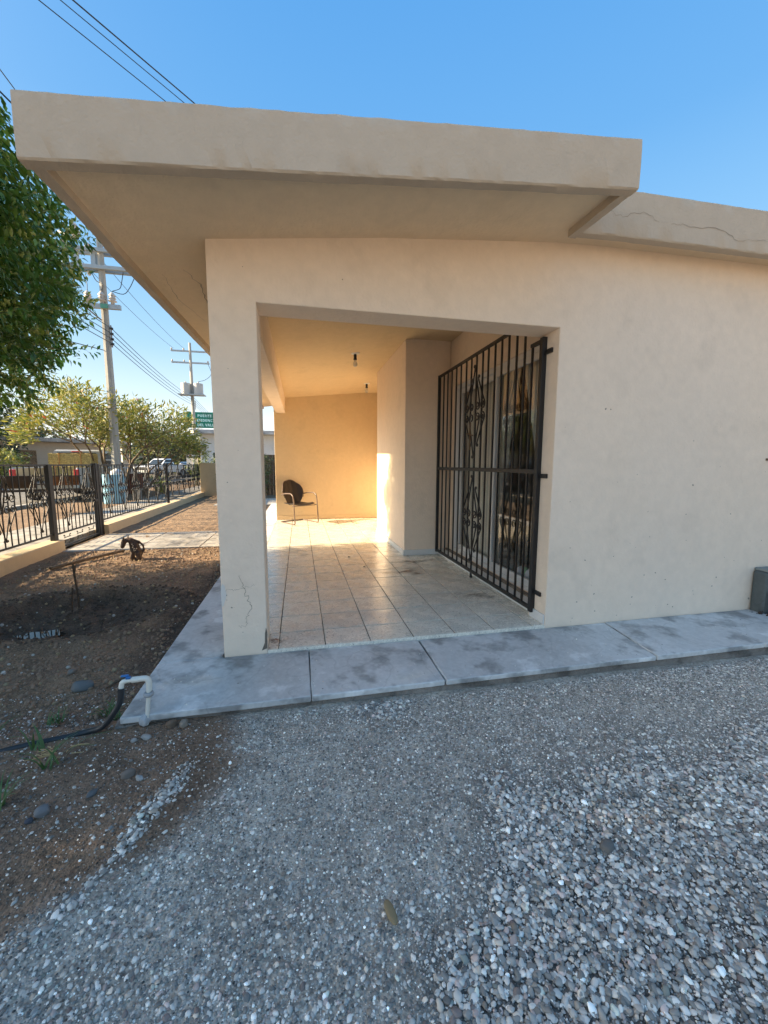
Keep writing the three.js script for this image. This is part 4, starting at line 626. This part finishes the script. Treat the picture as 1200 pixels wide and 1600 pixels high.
// ---------------------------------------------------------------- utility poles and wires
function pole(x, z, h, label, turn = 0) {
  const t = thing('utility_pole', label, 'utility pole', [x, -.1, z], turn, 'concrete utility poles'); part(t, 'shaft', toCreasedNormals(new THREE.CylinderGeometry(.08, .155, h, 8).toNonIndexed(), .3).translate(0, h / 2, 0), M.poleConcrete); return t;
}
const insul = () => new THREE.LatheGeometry([[.0, 0], [.03, 0], [.03, .03], [.07, .035], [.03, .06], [.06, .065], [.03, .09], [.055, .095], [.025, .13], [0, .14]].map((q) => new THREE.Vector2(...q)), 12);
{
  const P = pole(-5.72, -12.2, 9.2, 'near concrete utility pole with double crossarms and fuse cutouts'), rust = mat([.22, .16, .12]);
  for (const [y, dz] of [[7.28, -.13], [7.28, .13], [7.78, -.13], [7.78, .13]]) part(P, 'crossarm', box(-1.05, 1.05, y - .055, y + .055, dz - .045, dz + .045, .006), M.galv);
  for (const x of [-1.0, -.72, -.22]) part(P, 'strut', box(x - .03, x + .1, 7.336, 7.724, -.08, .08, .006), M.galv);
  for (const x of [-1.02, -.35, .95]) { part(P, 'insulator', insul().scale(1.2, 1.4, 1.2).translate(x, 7.84, 0), M.porcelain); part(P, 'insulator', insul().scale(1.1, 1.2, 1.1).rotateX(Math.PI).translate(x, 7.22, .0), M.porcelain); }
  part(P, 'crossarm', box(-.52, .52, 6.06, 6.2, .1, .2, .006), M.galv); for (const x of [-.38, .0, .3]) part(P, 'fuse_cutout', insul().scale(1.8, 2.6, 1.8).translate(x, 6.21, .15), M.porcelain);
  part(P, 'brace', bar(V(-.45, 6.06, .15), V(-.05, 5.72, .15), .04), rust); part(P, 'bracket', box(-.02, .18, 6.06, 6.19, .201, .24, .005), mat([.10, .30, .22]));
  part(P, 'clevis_rack', box(.135, .16, 4.95, 5.62, .0, .05, .004), rust); for (const y of [5.05, 5.2, 5.36, 5.52]) part(P, 'spool', rod(V(.165, y - .03, .025), V(.165, y + .03, .025), .045, .045, 10), M.black);
  for (const [a, b, s] of [[V(-.9, 7.2, 0), V(-.38, 6.55, .15), .3], [V(-.3, 7.2, 0), V(.0, 6.55, .15), .15], [V(.95, 7.2, 0), V(.3, 6.6, .15), -.55], [V(.6, 7.25, 0), V(.3, 6.6, .15), -.2]]) part(P, 'jumper', tube([a, a.clone().lerp(b, .35).add(V(.05, s * .2 - .1, 0)), a.clone().lerp(b, .7).add(V(.12, s * .4, 0)), b], .012, 14, 4), M.black);
  part(P, 'insulator', rod(V(-1.15, 8.35, -.2), V(-.75, 8.1, 0), .06, .06, 8), M.porcelain); part(P, 'lightning_arrester', insul().scale(2.2, 3, 2.2).translate(-.62, 8.1, .1), M.porcelain);
  const Q = pole(-6.9, -27.6, 9.4, 'far concrete utility pole with a transformer and sign beside the street');
  for (const y of [8.85, 8.1]) part(Q, 'crossarm', box(-1.2, 1.2, y - .05, y + .05, -.05, .05, .006), M.galv); for (const x of [-1.15, -.4, 1.1]) for (const y of [8.9, 8.15]) part(Q, 'insulator', insul().translate(x, y, 0), M.porcelain);
  for (const x of [-.36, .44]) { part(Q, 'transformer', new THREE.CylinderGeometry(.3, .3, .72, 16).translate(x, 6.35, .12), mat([.48, .47, .44], { roughness: .6 })); part(Q, 'bushing', insul().translate(x, 6.71, .12), M.porcelain); }
  part(Q, 'platform', box(-.8, .85, 5.92, 5.985, -.2, .45, .004), M.galv); part(Q, 'clevis_rack', box(.15, .18, 5.0, 5.6, 0, .05, .004), rust); part(Q, 'jumper', tube([V(1.1, 8.1, 0), V(1.3, 7.4, .1), V(.9, 7.0, .1), V(.44, 6.85, .12)], .014, 12, 4), M.black); part(Q, 'meter_cabinet', box(-.52, -.2, .9, 2.0, .0, .3, .01), mat([.5, .5, .49]));
  const wire = (a, b, sag, r, label) => { const p = []; for (let i = 0; i <= 10; i++) { const t = i / 10; p.push(V(lerp(a[0], b[0], t), lerp(a[1], b[1], t) - sag * 4 * t * (1 - t), lerp(a[2], b[2], t))); } single('overhead_wire', tube(p, r, 24, 5), M.black, label, 'wire', 'overhead wires'); };
  [5.05, 5.2, 5.36, 5.52].forEach((y, i) => { const nm = ['lowest', 'second', 'third', 'highest'][i]; wire([-5.55, y - .1, -12.17], [-6.73, y + .1, -27.6], .22, .011, nm + ' of four low wires between the two utility poles'); wire([-4.6, y - .15, 22], [-5.55, y - .1, -12.17], .5, .011, nm + ' of four low wires reaching the near utility pole from the left'); wire([-6.73, y + .1, -27.6], [-8.2, y, -60], .5, .012, nm + ' of four low wires leaving the far utility pole'); });
  [[-1.02, 'left'], [-.35, 'middle'], [.95, 'right']].forEach(([x, nm]) => { wire([-5.72 + x, 7.92, -12.2], [-6.9 + x, 8.9, -27.6], .2, .009, nm + ' top wire between the crossarms of the two poles'); wire([-4.6 + x, 8.1, 22], [-5.72 + x, 7.92, -12.2], .45, .009, nm + ' top wire reaching the near crossarm from the left'); });
  wire([-9.5, 4.3, 2], [-5.8, 4.75, -12.2], .25, .013, 'thick drooping cable crossing below the low wires');
  wire([-7.66, 5.5, 3.64], [9.66, 5.5, -15.2], .0, .005, 'single service wire crossing the sky above the roof'); wire([-7.94, 5.5, 4.36], [8.28, 5.5, -13.3], .0, .007, 'thicker wire of the pair crossing the sky above the roof'); wire([-8.08, 5.5, 4.36], [8.2, 5.5, -13.36], .0, .0045, 'thinner wire of the pair crossing the sky above the roof');
  wire([-6.4, 7.4, 4.6], [-1.0, 3.6, -4.6], .1, .008, 'thin wire dropping to the left corner of the roof');
}
// ---------------------------------------------------------------- signs
function board(w, h, draw) { const c = document.createElement('canvas'); c.width = 512; c.height = Math.round(512 * h / w); draw(c.getContext('2d'), c.width, c.height); const t = new THREE.CanvasTexture(c); t.colorSpace = THREE.SRGBColorSpace; return new THREE.MeshStandardMaterial({ map: t, roughness: .6 }); }
{
  const t = thing('road_sign', 'green overhead road sign with white lettering behind the far pole', 'road sign', [-9.0, -.1, -39.5]);
  const g = mat([.0, .20, .13], { roughness: .6 }), steel = M.galv;
  part(t, 'panel', box(-1.6, 2.1, 4.75, 6.25, -.04, .0, .01), g);
  const m = board(3.66, 1.46, (c, w, h) => { c.fillStyle = '#0b7d63'; c.fillRect(0, 0, w, h); c.fillStyle = '#e9fff8'; c.textAlign = 'center'; c.font = 'bold ' + Math.round(h * .24) + 'px sans-serif'; ['PUENTE A', 'RESIDENCIAL', 'DEL VALLE'].forEach((s, i) => c.fillText(s, w * .56, h * (.30 + .30 * i))); });
  part(t, 'lettering', new THREE.PlaneGeometry(3.66, 1.46).translate(.25, 5.5, .004), m);
  part(t, 'mast', rod(V(3.4, 0, -.1), V(3.4, 6.2, -.1), .14, .12, 10), steel); part(t, 'beam', rod(V(-1.6, 5.9, -.1), V(3.4, 5.9, -.1), .06, .06, 8), steel);
  const s = thing('stop_sign', 'grey back of an octagonal sign with street name plates and arrow plate', 'road sign', [-5.62, -.1, -21.6]), back = mat([.50, .48, .44], { roughness: .6 });
  part(s, 'post', rod(V(0, 0, -.03), V(0, 3.1, -.03), .03, .03, 8), steel); part(s, 'octagon', new THREE.CylinderGeometry(.36, .36, .02, 8).rotateY(Math.PI / 8).rotateX(Math.PI / 2).translate(0, 2.32, 0), back);
  part(s, 'name_plate', box(-.42, .42, 2.78, 2.94, -.01, .01, .004), back); part(s, 'name_plate', box(-.012, .012, 2.97, 3.13, -.35, .35, .004).applyMatrix4(new THREE.Matrix4().makeRotationY(.5)), back);
  part(s, 'arrow_plate', box(-.32, .36, 1.62, 1.88, -.012, .008, .004), M.black); part(s, 'arrow', new THREE.ExtrudeGeometry(poly([[-.28, 1.71], [.14, 1.71], [.14, 1.64], [.33, 1.75], [.14, 1.86], [.14, 1.79], [-.28, 1.79]]), { depth: .003, bevelEnabled: false }).translate(0, 0, .0085), mat([.75, .73, .66]));
}
// ---------------------------------------------------------------- things on the verge
{
  const ribs = (r0, h, n) => { const p = [[0, 0], [r0 * .97, 0], [r0, .015]]; for (let i = 0; i <= n; i++) { const y = .03 + (h - .06) * i / n, b = Math.abs(i - n / 3) < .6 || Math.abs(i - 2 * n / 3) < .6 ? .012 : 0; p.push([r0 + b, y]); } p.push([r0 + .006, h - .015], [r0 + .006, h], [r0 - .012, h], [r0 - .014, h - .12], [0, h - .13]); return new THREE.LatheGeometry(p.map((q) => new THREE.Vector2(...q)), 28); };
  const b = thing('oil_drum', 'pale blue steel drum standing on the verge by the fence', 'drum', [-5.32, -.02, -10.95]); part(b, 'body', ribs(.30, .87, 18), mat([.20, .42, .55], { roughness: .45, metalness: .2 })); part(b, 'rubbish_bag', (() => { const g = mergeVertices(new THREE.IcosahedronGeometry(.17, 4).deleteAttribute('normal').deleteAttribute('uv')), p = g.attributes.position; for (let i = 0; i < p.count; i++) { const v = V().fromBufferAttribute(p, i), k = 1 + .3 * fbm(v.x * 8, v.y * 8, 3, v.z * 8); p.setXYZ(i, v.x * k, v.y * k, v.z * k); } g.computeVertexNormals(); return g.translate(.1, .88, .05); })(), mat([.7, .7, .68], { roughness: .35 }));
  const c = thing('rusty_drum', 'rust red steel drum beside the feathery trees', 'drum', [-6.3, -.02, -15.2]); part(c, 'body', ribs(.27, .8, 18), mat([.26, .085, .05], { roughness: .9, map: T.concrete }));
  const pl = thing('planter_block', 'pale concrete block at the foot of the feathery trees', 'block', [-5.05, -.02, -11.9]); part(pl, 'body', boxUV(new RoundedBoxGeometry(.22, .34, .22, 3, .02).translate(0, .17, 0)), M.path); part(pl, 'cap', boxUV(new RoundedBoxGeometry(.26, .04, .26, 2, .01).translate(0, .361, 0)), M.path);
  // barbecue of two half drums on an iron stand
  const q = thing('drum_barbecue', 'black iron stand holding two halved drums on the verge', 'barbecue', [-5.9, -.02, -8.6], .45);
  const half = (r, l, m) => { const a = []; for (let i = 0; i <= 16; i++) a.push(Math.PI + i / 16 * Math.PI); const o = a.map((w) => [r * Math.cos(w), r * Math.sin(w)]), inn = a.map((w) => [(r - .02) * Math.cos(w), (r - .02) * Math.sin(w)]).reverse(); return merge([new THREE.ExtrudeGeometry(poly([...o, ...inn]), { depth: l, bevelEnabled: false }), new THREE.ExtrudeGeometry(poly(o), { depth: .015, bevelEnabled: false }).translate(0, 0, -.015), new THREE.ExtrudeGeometry(poly(o), { depth: .015, bevelEnabled: false }).translate(0, 0, l)]).rotateY(Math.PI / 2).translate(-l / 2, 0, 0); };
  part(q, 'black_tub', half(.29, .55).translate(-.42, .9, 0), mat([.035, .028, .022], { roughness: .8 })); part(q, 'rusty_tub', half(.22, .5).translate(.42, .88, 0), mat([.20, .095, .04], { roughness: .9, map: T.concrete }));
  part(q, 'stand_rail', merge([bar(V(-.85, .55, .25), V(.95, .55, .25), .03), bar(V(-.85, .55, -.25), V(.95, .55, -.25), .03), bar(V(-.75, .9, .3), V(.75, .9, .3), .02)]), M.ironDusty); for (const [x, z] of [[-.8, .25], [.8, .25], [-.8, -.25], [.8, -.25]]) part(q, 'leg', bar(V(x, 0, z * 1.2), V(x * .85, .9, z), .03), M.ironDusty); part(q, 'handle', tube([V(-.7, .9, .25), V(-.8, 1.15, .1), V(-.95, 1.25, 0)], .015, 8, 5), M.ironDusty);
  // agave-like striped clumps along the kerb
  const blade = []; for (let i = 0; i < 13; i++) { const a = i * 2.4, l = .5 + .28 * ((i * 7) % 5) / 5, d = V(Math.cos(a), 0, Math.sin(a)), rows = []; for (let k = 0; k <= 4; k++) { const s = k / 4, p = d.clone().multiplyScalar(.05 + .16 * s * s + .03 * s).setY(l * s), w = .035 * (1 - s * .9), e = V(-d.z * w, 0, d.x * w); rows.push([p.clone().add(e), p.clone().addScaledVector(d, -.008), p.clone().sub(e), p.clone().addScaledVector(d, .01)]); } blade.push(skin(rows, .8)); }
  const bm = [mat([.42, .42, .08], { roughness: .6 }), mat([.12, .22, .05], { roughness: .6 })]; const names = ['leftmost', 'second from left', 'third from left', 'fourth from left', 'fifth from left', 'rightmost'];
  for (let i = 0; i < 6; i++) { const t = thing('agave', names[i] + ' of the yellow edged agaves in a row on the verge', 'plant', [-6.1 + .18 * i, -.03, -16.9 + .35 * i], i * 1.3, 'agaves in a row on the verge'); blade.forEach((g, k) => part(t, 'leaf', g, bm[k % 3 === 0 ? 1 : 0])); }
}
// ---------------------------------------------------------------- vehicles: forward is -z, origin on the ground at the middle
function wheel(t, x, z, r, w) { const g = new THREE.LatheGeometry([[r * .62, -w / 2], [r * .93, -w / 2], [r, -w * .36], [r, w * .36], [r * .93, w / 2], [r * .62, w / 2]].map((q) => new THREE.Vector2(...q)), 26).rotateZ(Math.PI / 2), o = part(t, 'wheel', g, M.rubber); o.position.set(x, r, z); part(o, 'rim', merge([new THREE.CylinderGeometry(r * .62, r * .62, w * .7, 20).rotateZ(Math.PI / 2), ...[0, 1, 2, 3, 4].map((k) => new THREE.BoxGeometry(w * .9, r * 1.1, r * .16).rotateX(k * 1.2566 / 2 + .3))]), M.galv); }
function profileBody(pts, w, bevel = .05) { return new THREE.ExtrudeGeometry(poly(pts), { depth: w - 2 * bevel, bevelEnabled: true, bevelSize: bevel, bevelThickness: bevel, bevelSegments: 3, bevelOffset: -bevel }).rotateY(-Math.PI / 2).translate(w / 2 - bevel, 0, 0); } // (z, y) outline across the width
const darkGlass = mat([.02, .028, .034], { roughness: .08 }), lampRed = mat([.55, .03, .03], { roughness: .25 }), lampClear = mat([.7, .7, .68], { roughness: .2 });
function pickup(label, pos, turn, body, bedOpen) {
  const t = thing('pickup_truck', label, 'pickup truck', pos, turn, 'parked vehicles'), p = mat(body, { roughness: .3, metalness: .15 }), W = 1.86;
  const arch = (c, r) => { const a = []; for (let i = 0; i <= 10; i++) { const w = Math.PI * i / 10; a.push([c + r * Math.cos(w), .36 + r * Math.sin(w)]); } return a; };
  part(t, 'body', profileBody([[-2.55, .42], [-2.6, .6], [-2.58, .92], [-2.45, 1.02], [-1.15, 1.08], [.42, 1.08], [.42, .42], ...[], [-1.1, .40], ...arch(-1.55, .43), [-2.05, .42]], W), p);
  for (const s of [-1, 1]) part(t, 'bed_side', profileBody([[.42, .42], [.42, 1.08], [2.5, 1.08], [2.55, .95], [2.55, .55], [2.2, .45], ...arch(1.5, .43)].map((q) => q), .12, .03).translate(s * (W / 2 - .06), 0, 0), p);
  part(t, 'bed_floor', box(-W / 2 + .13, W / 2 - .13, .55, .62, .45, 2.5, .01), M.black);
  part(t, 'cab', (() => { const r = (y, z0, z1, w) => [V(-w, y, z0), V(w, y, z0), V(w, y, z1), V(-w, y, z1)].reverse(); return skin([r(1.07, -1.18, .42, .86), r(1.35, -.86, .40, .80), r(1.66, -.48, .32, .70), r(1.71, -.38, .24, .66)], .5); })(), p);
  const quad = (a, b, c, d) => { const g = new THREE.BufferGeometry(); g.setAttribute('position', new THREE.Float32BufferAttribute([...a, ...b, ...c, ...a, ...c, ...d], 3)); g.computeVertexNormals(); return g; };
  part(t, 'rear_window', quad([-.66, 1.16, .422], [.66, 1.16, .422], [.60, 1.60, .352], [-.60, 1.60, .352]), darkGlass); part(t, 'windscreen', quad([-.74, 1.14, -1.112], [.74, 1.14, -1.112], [.64, 1.62, -.54], [-.64, 1.62, -.54]), darkGlass);
  for (const s of [-1, 1]) { part(t, 'side_window', quad([s * .857, 1.13, -1.0], [s * .857, 1.13, .30], [s * .732, 1.6, .24], [s * .732, 1.6, -.5]), darkGlass); part(t, 'tail_light', box(s * .84 - .075, s * .84 + .075, .66, 1.02, 2.5, 2.565, .02), lampRed); part(t, 'headlight', box(s * .72 - .15, s * .72 + .15, .72, .9, -2.63, -2.56, .02), lampClear); part(t, 'mirror', box(s * 1.0 - .09, s * 1.0 + .09, 1.1, 1.26, -.85, -.76, .02), M.black); for (const z of [-1.55, 1.5]) wheel(t, s * .80, z, .36, .22); }
  part(t, 'bumper', box(-.9, .9, .42, .58, 2.56, 2.68, .03), M.galv); part(t, 'bumper', box(-.9, .9, .40, .60, -2.72, -2.60, .03), M.galv); part(t, 'grille', box(-.5, .5, .64, .92, -2.62, -2.58, .01), M.black);
  part(t, 'tailgate', bedOpen ? box(-W / 2 + .13, W / 2 - .13, .56, .61, 2.51, 3.0, .015) : box(-W / 2 + .13, W / 2 - .13, .6, 1.07, 2.48, 2.54, .015), bedOpen ? M.black : p);
  part(t, 'roof_light', box(-.16, .16, 1.62, 1.66, .335, .36, .008), lampRed); return t;
}
pickup('grey pickup with open tailgate and hay bales parked by the verge', [-7.75, -.03, -14.4], .06, [.36, .37, .38], true);
pickup('white pickup parked farther up the street', [-12.6, -.03, -39.5], Math.PI - .45, [.72, .73, .74], false);
{
  const hay = (x, y, z, w, h, d, turn, label) => { const g = new THREE.BoxGeometry(w, h, d, 14, 8, 10), p = g.attributes.position; for (let i = 0; i < p.count; i++) { const v = V().fromBufferAttribute(p, i); p.setXYZ(i, v.x + .02 * noise(v.x * 20, v.y * 20, v.z * 20), v.y + .025 * noise(v.x * 18, v.z * 22, v.y * 9), v.z + .02 * noise(v.z * 20, v.x * 20)); } g.computeVertexNormals(); const t = thing('hay_bale', label, 'hay bale', [x, y, z], turn, 'hay bales on the grey pickup'); part(t, 'straw', boxUV(g.toNonIndexed()), mat([.64, .57, .34], { map: T.hay, bumpMap: T.hay, bumpScale: .02 })); for (const s of [-.25, .25]) part(t, 'twine', box(s * w - .006, s * w + .006, -h / 2 - .018, h / 2 + .018, -d / 2 - .018, d / 2 + .018, .003), mat([.5, .25, .1])); };
  hay(-7.45, .84, -12.9, 1.15, .46, .5, .1, 'hay bale lying lower in the grey pickup bed'); hay(-7.38, 1.29, -13.1, 1.25, .44, .5, .05, 'hay bale stacked on top in the grey pickup bed');
  const t = thing('white_car', 'white sedan seen from behind far up the street', 'car', [-11.9, -.03, -45.5], .1, 'parked vehicles'), p = mat([.74, .74, .75], { roughness: .3 });
  part(t, 'body', profileBody([[-2.1, .35], [-2.15, .65], [-1.9, .82], [-.9, .92], [1.5, .95], [2.1, .92], [2.18, .7], [2.12, .35]], 1.72, .09), p);
  const r = (y, z0, z1, w) => [V(-w, y, z0), V(w, y, z0), V(w, y, z1), V(-w, y, z1)].reverse(); part(t, 'cabin', skin([r(.9, -1.05, 1.75, .80), r(1.2, -.55, 1.3, .70), r(1.42, -.2, .9, .58), r(1.45, -.05, .75, .54)], .6), p);
  part(t, 'rear_window', (() => { const g = new THREE.BufferGeometry(), a = [-.62, 1.0, 1.615], b = [.62, 1.0, 1.615], c = [.52, 1.36, 1.04], d = [-.52, 1.36, 1.04]; g.setAttribute('position', new THREE.Float32BufferAttribute([...a, ...b, ...c, ...a, ...c, ...d], 3)); g.computeVertexNormals(); return g; })(), darkGlass);
  for (const s of [-1, 1]) { part(t, 'tail_light', box(s * .66 - .14, s * .66 + .14, .7, .84, 2.12, 2.2, .02), lampRed); for (const z of [-1.35, 1.35]) wheel(t, s * .76, z, .31, .2); } part(t, 'number_plate', box(-.2, .2, .55, .66, 2.17, 2.2, .005), lampClear);
}
// ---------------------------------------------------------------- houses beyond the street
function farHouse(pos, turn, w, d, h, wallC, roofC, label) {
  const t = thing('neighbour_house', label, 'house', pos, turn, 'houses across the street'), wm = mat(wallC, { map: T.stucco }), rm = mat(roofC, { map: T.concrete });
  part(t, 'wall', box(-w / 2, w / 2, -.2, h, -d / 2, d / 2, .02), wm); part(t, 'roof', box(-w / 2 - .5, w / 2 + .5, h + .002, h + .26, -d / 2 - .5, d / 2 + .6, .03), rm);
  for (const x of [-w * .3, w * .28]) { const wn = part(t, 'window', box(x - .7, x + .7, 1.0, 2.0, d / 2 - .02, d / 2 + .03, .01), M.white); part(wn, 'glazing', box(x - .62, x + .62, 1.08, 1.92, d / 2 + .031, d / 2 + .036), darkGlass); }
  const dr = part(t, 'door', box(-.45, .45, -.05, 2.0, d / 2 - .02, d / 2 + .04, .01), M.wood); part(dr, 'handle', box(.33, .37, .95, 1.05, d / 2 + .041, d / 2 + .07, .005), M.galv); return t;
}
farHouse([-19.5, 0, -29], .9, 11, 8, 2.55, [.44, .36, .28], [.40, .36, .32], 'low beige flat roofed house across the street behind the grey pickup');
farHouse([-19, 0, -62], .5, 12, 8, 3.4, [.55, .52, .48], [.42, .42, .43], 'pale house far up the street behind the white pickup');
farHouse([-13.5, 0, -66], .1, 9, 7, 4.2, [.56, .55, .53], [.45, .45, .47], 'pale grey house behind the bright bush up the street');
farHouse([-2.6, 0, -28.5], .0, 7, 6, 3.1, [.66, .65, .63], [.5, .5, .5], 'white walled house seen past the porch pillar');
farHouse([-30, 0, -22], 1.2, 10, 8, 2.8, [.46, .38, .30], [.36, .33, .3], 'low tan house at the far left behind the bushes');
{ const t = thing('plank_gate', 'brown plank gate at the back of the yard beside the bush', 'gate', [-1.02, 0, -14.2]); for (let i = 0; i < 6; i++) part(t, 'plank', box(-.45 + i * .15, -.305 + i * .15, -.1, 1.55, -.02, .02, .004), M.wood); part(t, 'rail', box(-.45, .44, .3, .38, .021, .05, .003), M.wood); part(t, 'rail', box(-.45, .44, 1.2, 1.28, .021, .05, .003), M.wood); }
structure('back_slab', box(-2.4, 2, -.16, -.06, -12.4, -10.2, .01), M.path, 'grey concrete slab behind the porch end');

// ---------------------------------------------------------------- loose stones of the drive
{
  const r = rng(1234), shapes = [0, 1, 2].map((k) => { const g = mergeVertices(new THREE.IcosahedronGeometry(1, 2).deleteAttribute('normal').deleteAttribute('uv')), p = g.attributes.position; for (let i = 0; i < p.count; i++) { const v = V().fromBufferAttribute(p, i), q = 1 + .42 * noise(v.x * 1.2 + k * 9, v.y * 1.2, v.z * 1.2) + .10 * noise(v.x * 3.1, v.y * 3.1 + k * 4, v.z * 3.1); p.setXYZ(i, v.x * q, v.y * q, v.z * q); } g.computeVertexNormals(); return g; });
  const grit = new THREE.IcosahedronGeometry(1, 0);
  const zb = gravelEdge;
  const cover = (x, z) => { // how thickly pebbles lie, 0..1
    const n = fbm(x * 3.1, z * 3.1, 4, 8), m = fbm(x * 1.3, z * 1.3, 3, 5); let d = .17 + .16 * Math.max(0, m * 3);
    if (x > -.2 && x < .7 && z > .55 && z < 1.45) d *= 1 - .65 * smoothstep(.42 - Math.hypot(x - .22, (z - 1.0) * .8), 0, .2);
    if (x > .2) d = Math.max(d, denseGravel(x, z) * (.72 + .5 * n));
    if (x < .3 && z > 1.2) d = Math.max(d, .55 * smoothstep(z + .3 * n, 1.35, 1.7));
    if (x > .25 && x < .85 && z < .78) d = Math.max(d, .75 * smoothstep(.16 - Math.hypot((x - .53) * .55, z - .58) + .1 * n, 0, .12));
    if (x > 1.1) d = Math.max(d, .55 * smoothstep(.66 + .12 * (x - 1.1) - z + .25 * n, -.05, .2));
    if (x > 2.1) d = Math.max(d, .5 * smoothstep(n + .3, .1, .5));
    const s = soilSide(x, z); d *= 1 - .86 * s;
    const rx = -.33 - .34 * Math.pow(clamp((z - .85) / .75, 0, 1.4), 1.5); if (z > .78) d = Math.max(d, .8 * smoothstep(.07 - Math.abs(x - rx + .09 * n) + .05 * n, 0, .07) * smoothstep(z, .78, .95));
    if (x < rx - .04 && z > .6) d = Math.max(d, .04 + .16 * smoothstep(z + x * .3, .9, 1.3) * smoothstep(n, -.1, .4));
    return clamp(d, .012, 1);
  };
  const tone = () => { const k = r(), b = .40 + 1.35 * Math.pow(r(), 1.5); const c = k < .50 ? [.54, .49, .43] : k < .66 ? [.36, .345, .315] : k < .78 ? [.62, .57, .50] : k < .87 ? [.52, .42, .33] : k < .93 ? [.48, .37, .32] : k < .955 ? [.48, .48, .40] : [.84, .80, .72]; return lin(c[0] * b, c[1] * b, c[2] * b); };
  const out = shapes.map(() => [[], []]), small = [[], []], q = new THREE.Quaternion(), e = new THREE.Euler();
  const X0 = -1.5, X1 = 4.4, Z0 = .1, Z1 = 3.0;
  for (let i = 0; i < 480000; i++) {
    const x = lerp(X0, X1, r()), z = lerp(Z0, Z1, r()); if (z < .56 && x > -.73) continue;
    const c = cover(x, z); if (r() > c) continue;
    const big = Math.pow(r(), 2.6), s = lerp(.0024, .0094, big) * (c > .55 ? 1.0 : .72), k = Math.floor(r() * 3), fl = .42 + .38 * r(), lay = c > .6 ? r() * .012 * (c - .4) : 0;
    e.set((r() - .5) * .9, r() * 6.28, (r() - .5) * .9); q.setFromEuler(e);
    out[k][0].push(new THREE.Matrix4().compose(V(x, groundY(x, z) + s * fl * .35 + lay, z), q, V(s * (1 + .5 * r()), s * fl, s * (.75 + .3 * r())))); out[k][1].push(tone());
  }
  for (let i = 0; i < 330000; i++) { // grit
    const x = lerp(X0, X1, r()), z = lerp(Z0, Z1, r()); if (z < .555 && x > -.73) continue; const s0 = soilSide(x, z); if (r() < .62 * s0) continue;
    const s = lerp(.0011, .0042, Math.pow(r(), 2.2)); e.set(r() * 6, r() * 6, 0); q.setFromEuler(e); small[0].push(new THREE.Matrix4().compose(V(x, groundY(x, z) + s * .3, z), q, V(s * (.8 + .6 * r()), s * .75, s))); const t = tone(), v0 = r(), w = v0 < .14 ? 1.75 : v0 < .45 ? .5 : 1; if (r() < s0 * .6) t.setRGB(.17, .12, .085); small[1].push(t.multiplyScalar(w * .95));
  }
  for (let i = 0; i < 15000; i++) { // clods and chips in the yard
    const x = lerp(-3.0, -.75, r()), z = lerp(-3.8, .4, r()), s = lerp(.003, .018, Math.pow(r(), 4.5)); e.set(r() * 6, r() * 6, 0); q.setFromEuler(e); small[0].push(new THREE.Matrix4().compose(V(x, groundY(x, z) + s * .3, z), q, V(s, s * .7, s * .85))); const k = r(), w = basin(x, z) < .8 ? .35 : 1; small[1].push(k < .025 ? lin(.5, .46, .40) : k < .12 ? lin(.34, .25, .14) : lin(.28 * w, .185 * w, .12 * w)); 
  }
  for (let i = 0; i < 420; i++) { const x = lerp(-.68, 3.8, r()), z = .03 + .48 * Math.pow(r(), .6), s = lerp(.0008, .004, Math.pow(r(), 3)); e.set(r() * 6, r() * 6, 0); q.setFromEuler(e); small[0].push(new THREE.Matrix4().compose(V(x, -.0205 + s * .4, z), q, V(s, s * .7, s))); small[1].push(r() < .5 ? lin(.75, .72, .66) : tone()); } // crumbs kicked onto the walkway
  const stone = mat([1, 1, 1], { roughness: .82 });
  out.forEach(([m, c], i) => { const im = instanced(scene, ['gravel_pebbles', 'gravel_pebbles_001', 'gravel_pebbles_002'][i], shapes[i], stone, m, c); im.userData = { kind: 'stuff', label: 'loose rounded grey blue pebbles scattered over the drive', category: 'gravel', group: 'gravel of the drive' }; });
  const im = instanced(scene, 'gravel_grit', grit, stone, ...small); im.userData = { kind: 'stuff', label: 'fine grit and crumbs of earth between the pebbles and on the soil', category: 'grit' };
  console.log('pebbles', out.map((o) => o[0].length).join(' '), 'grit', small[0].length);
}
renderer.render(scene, camera);
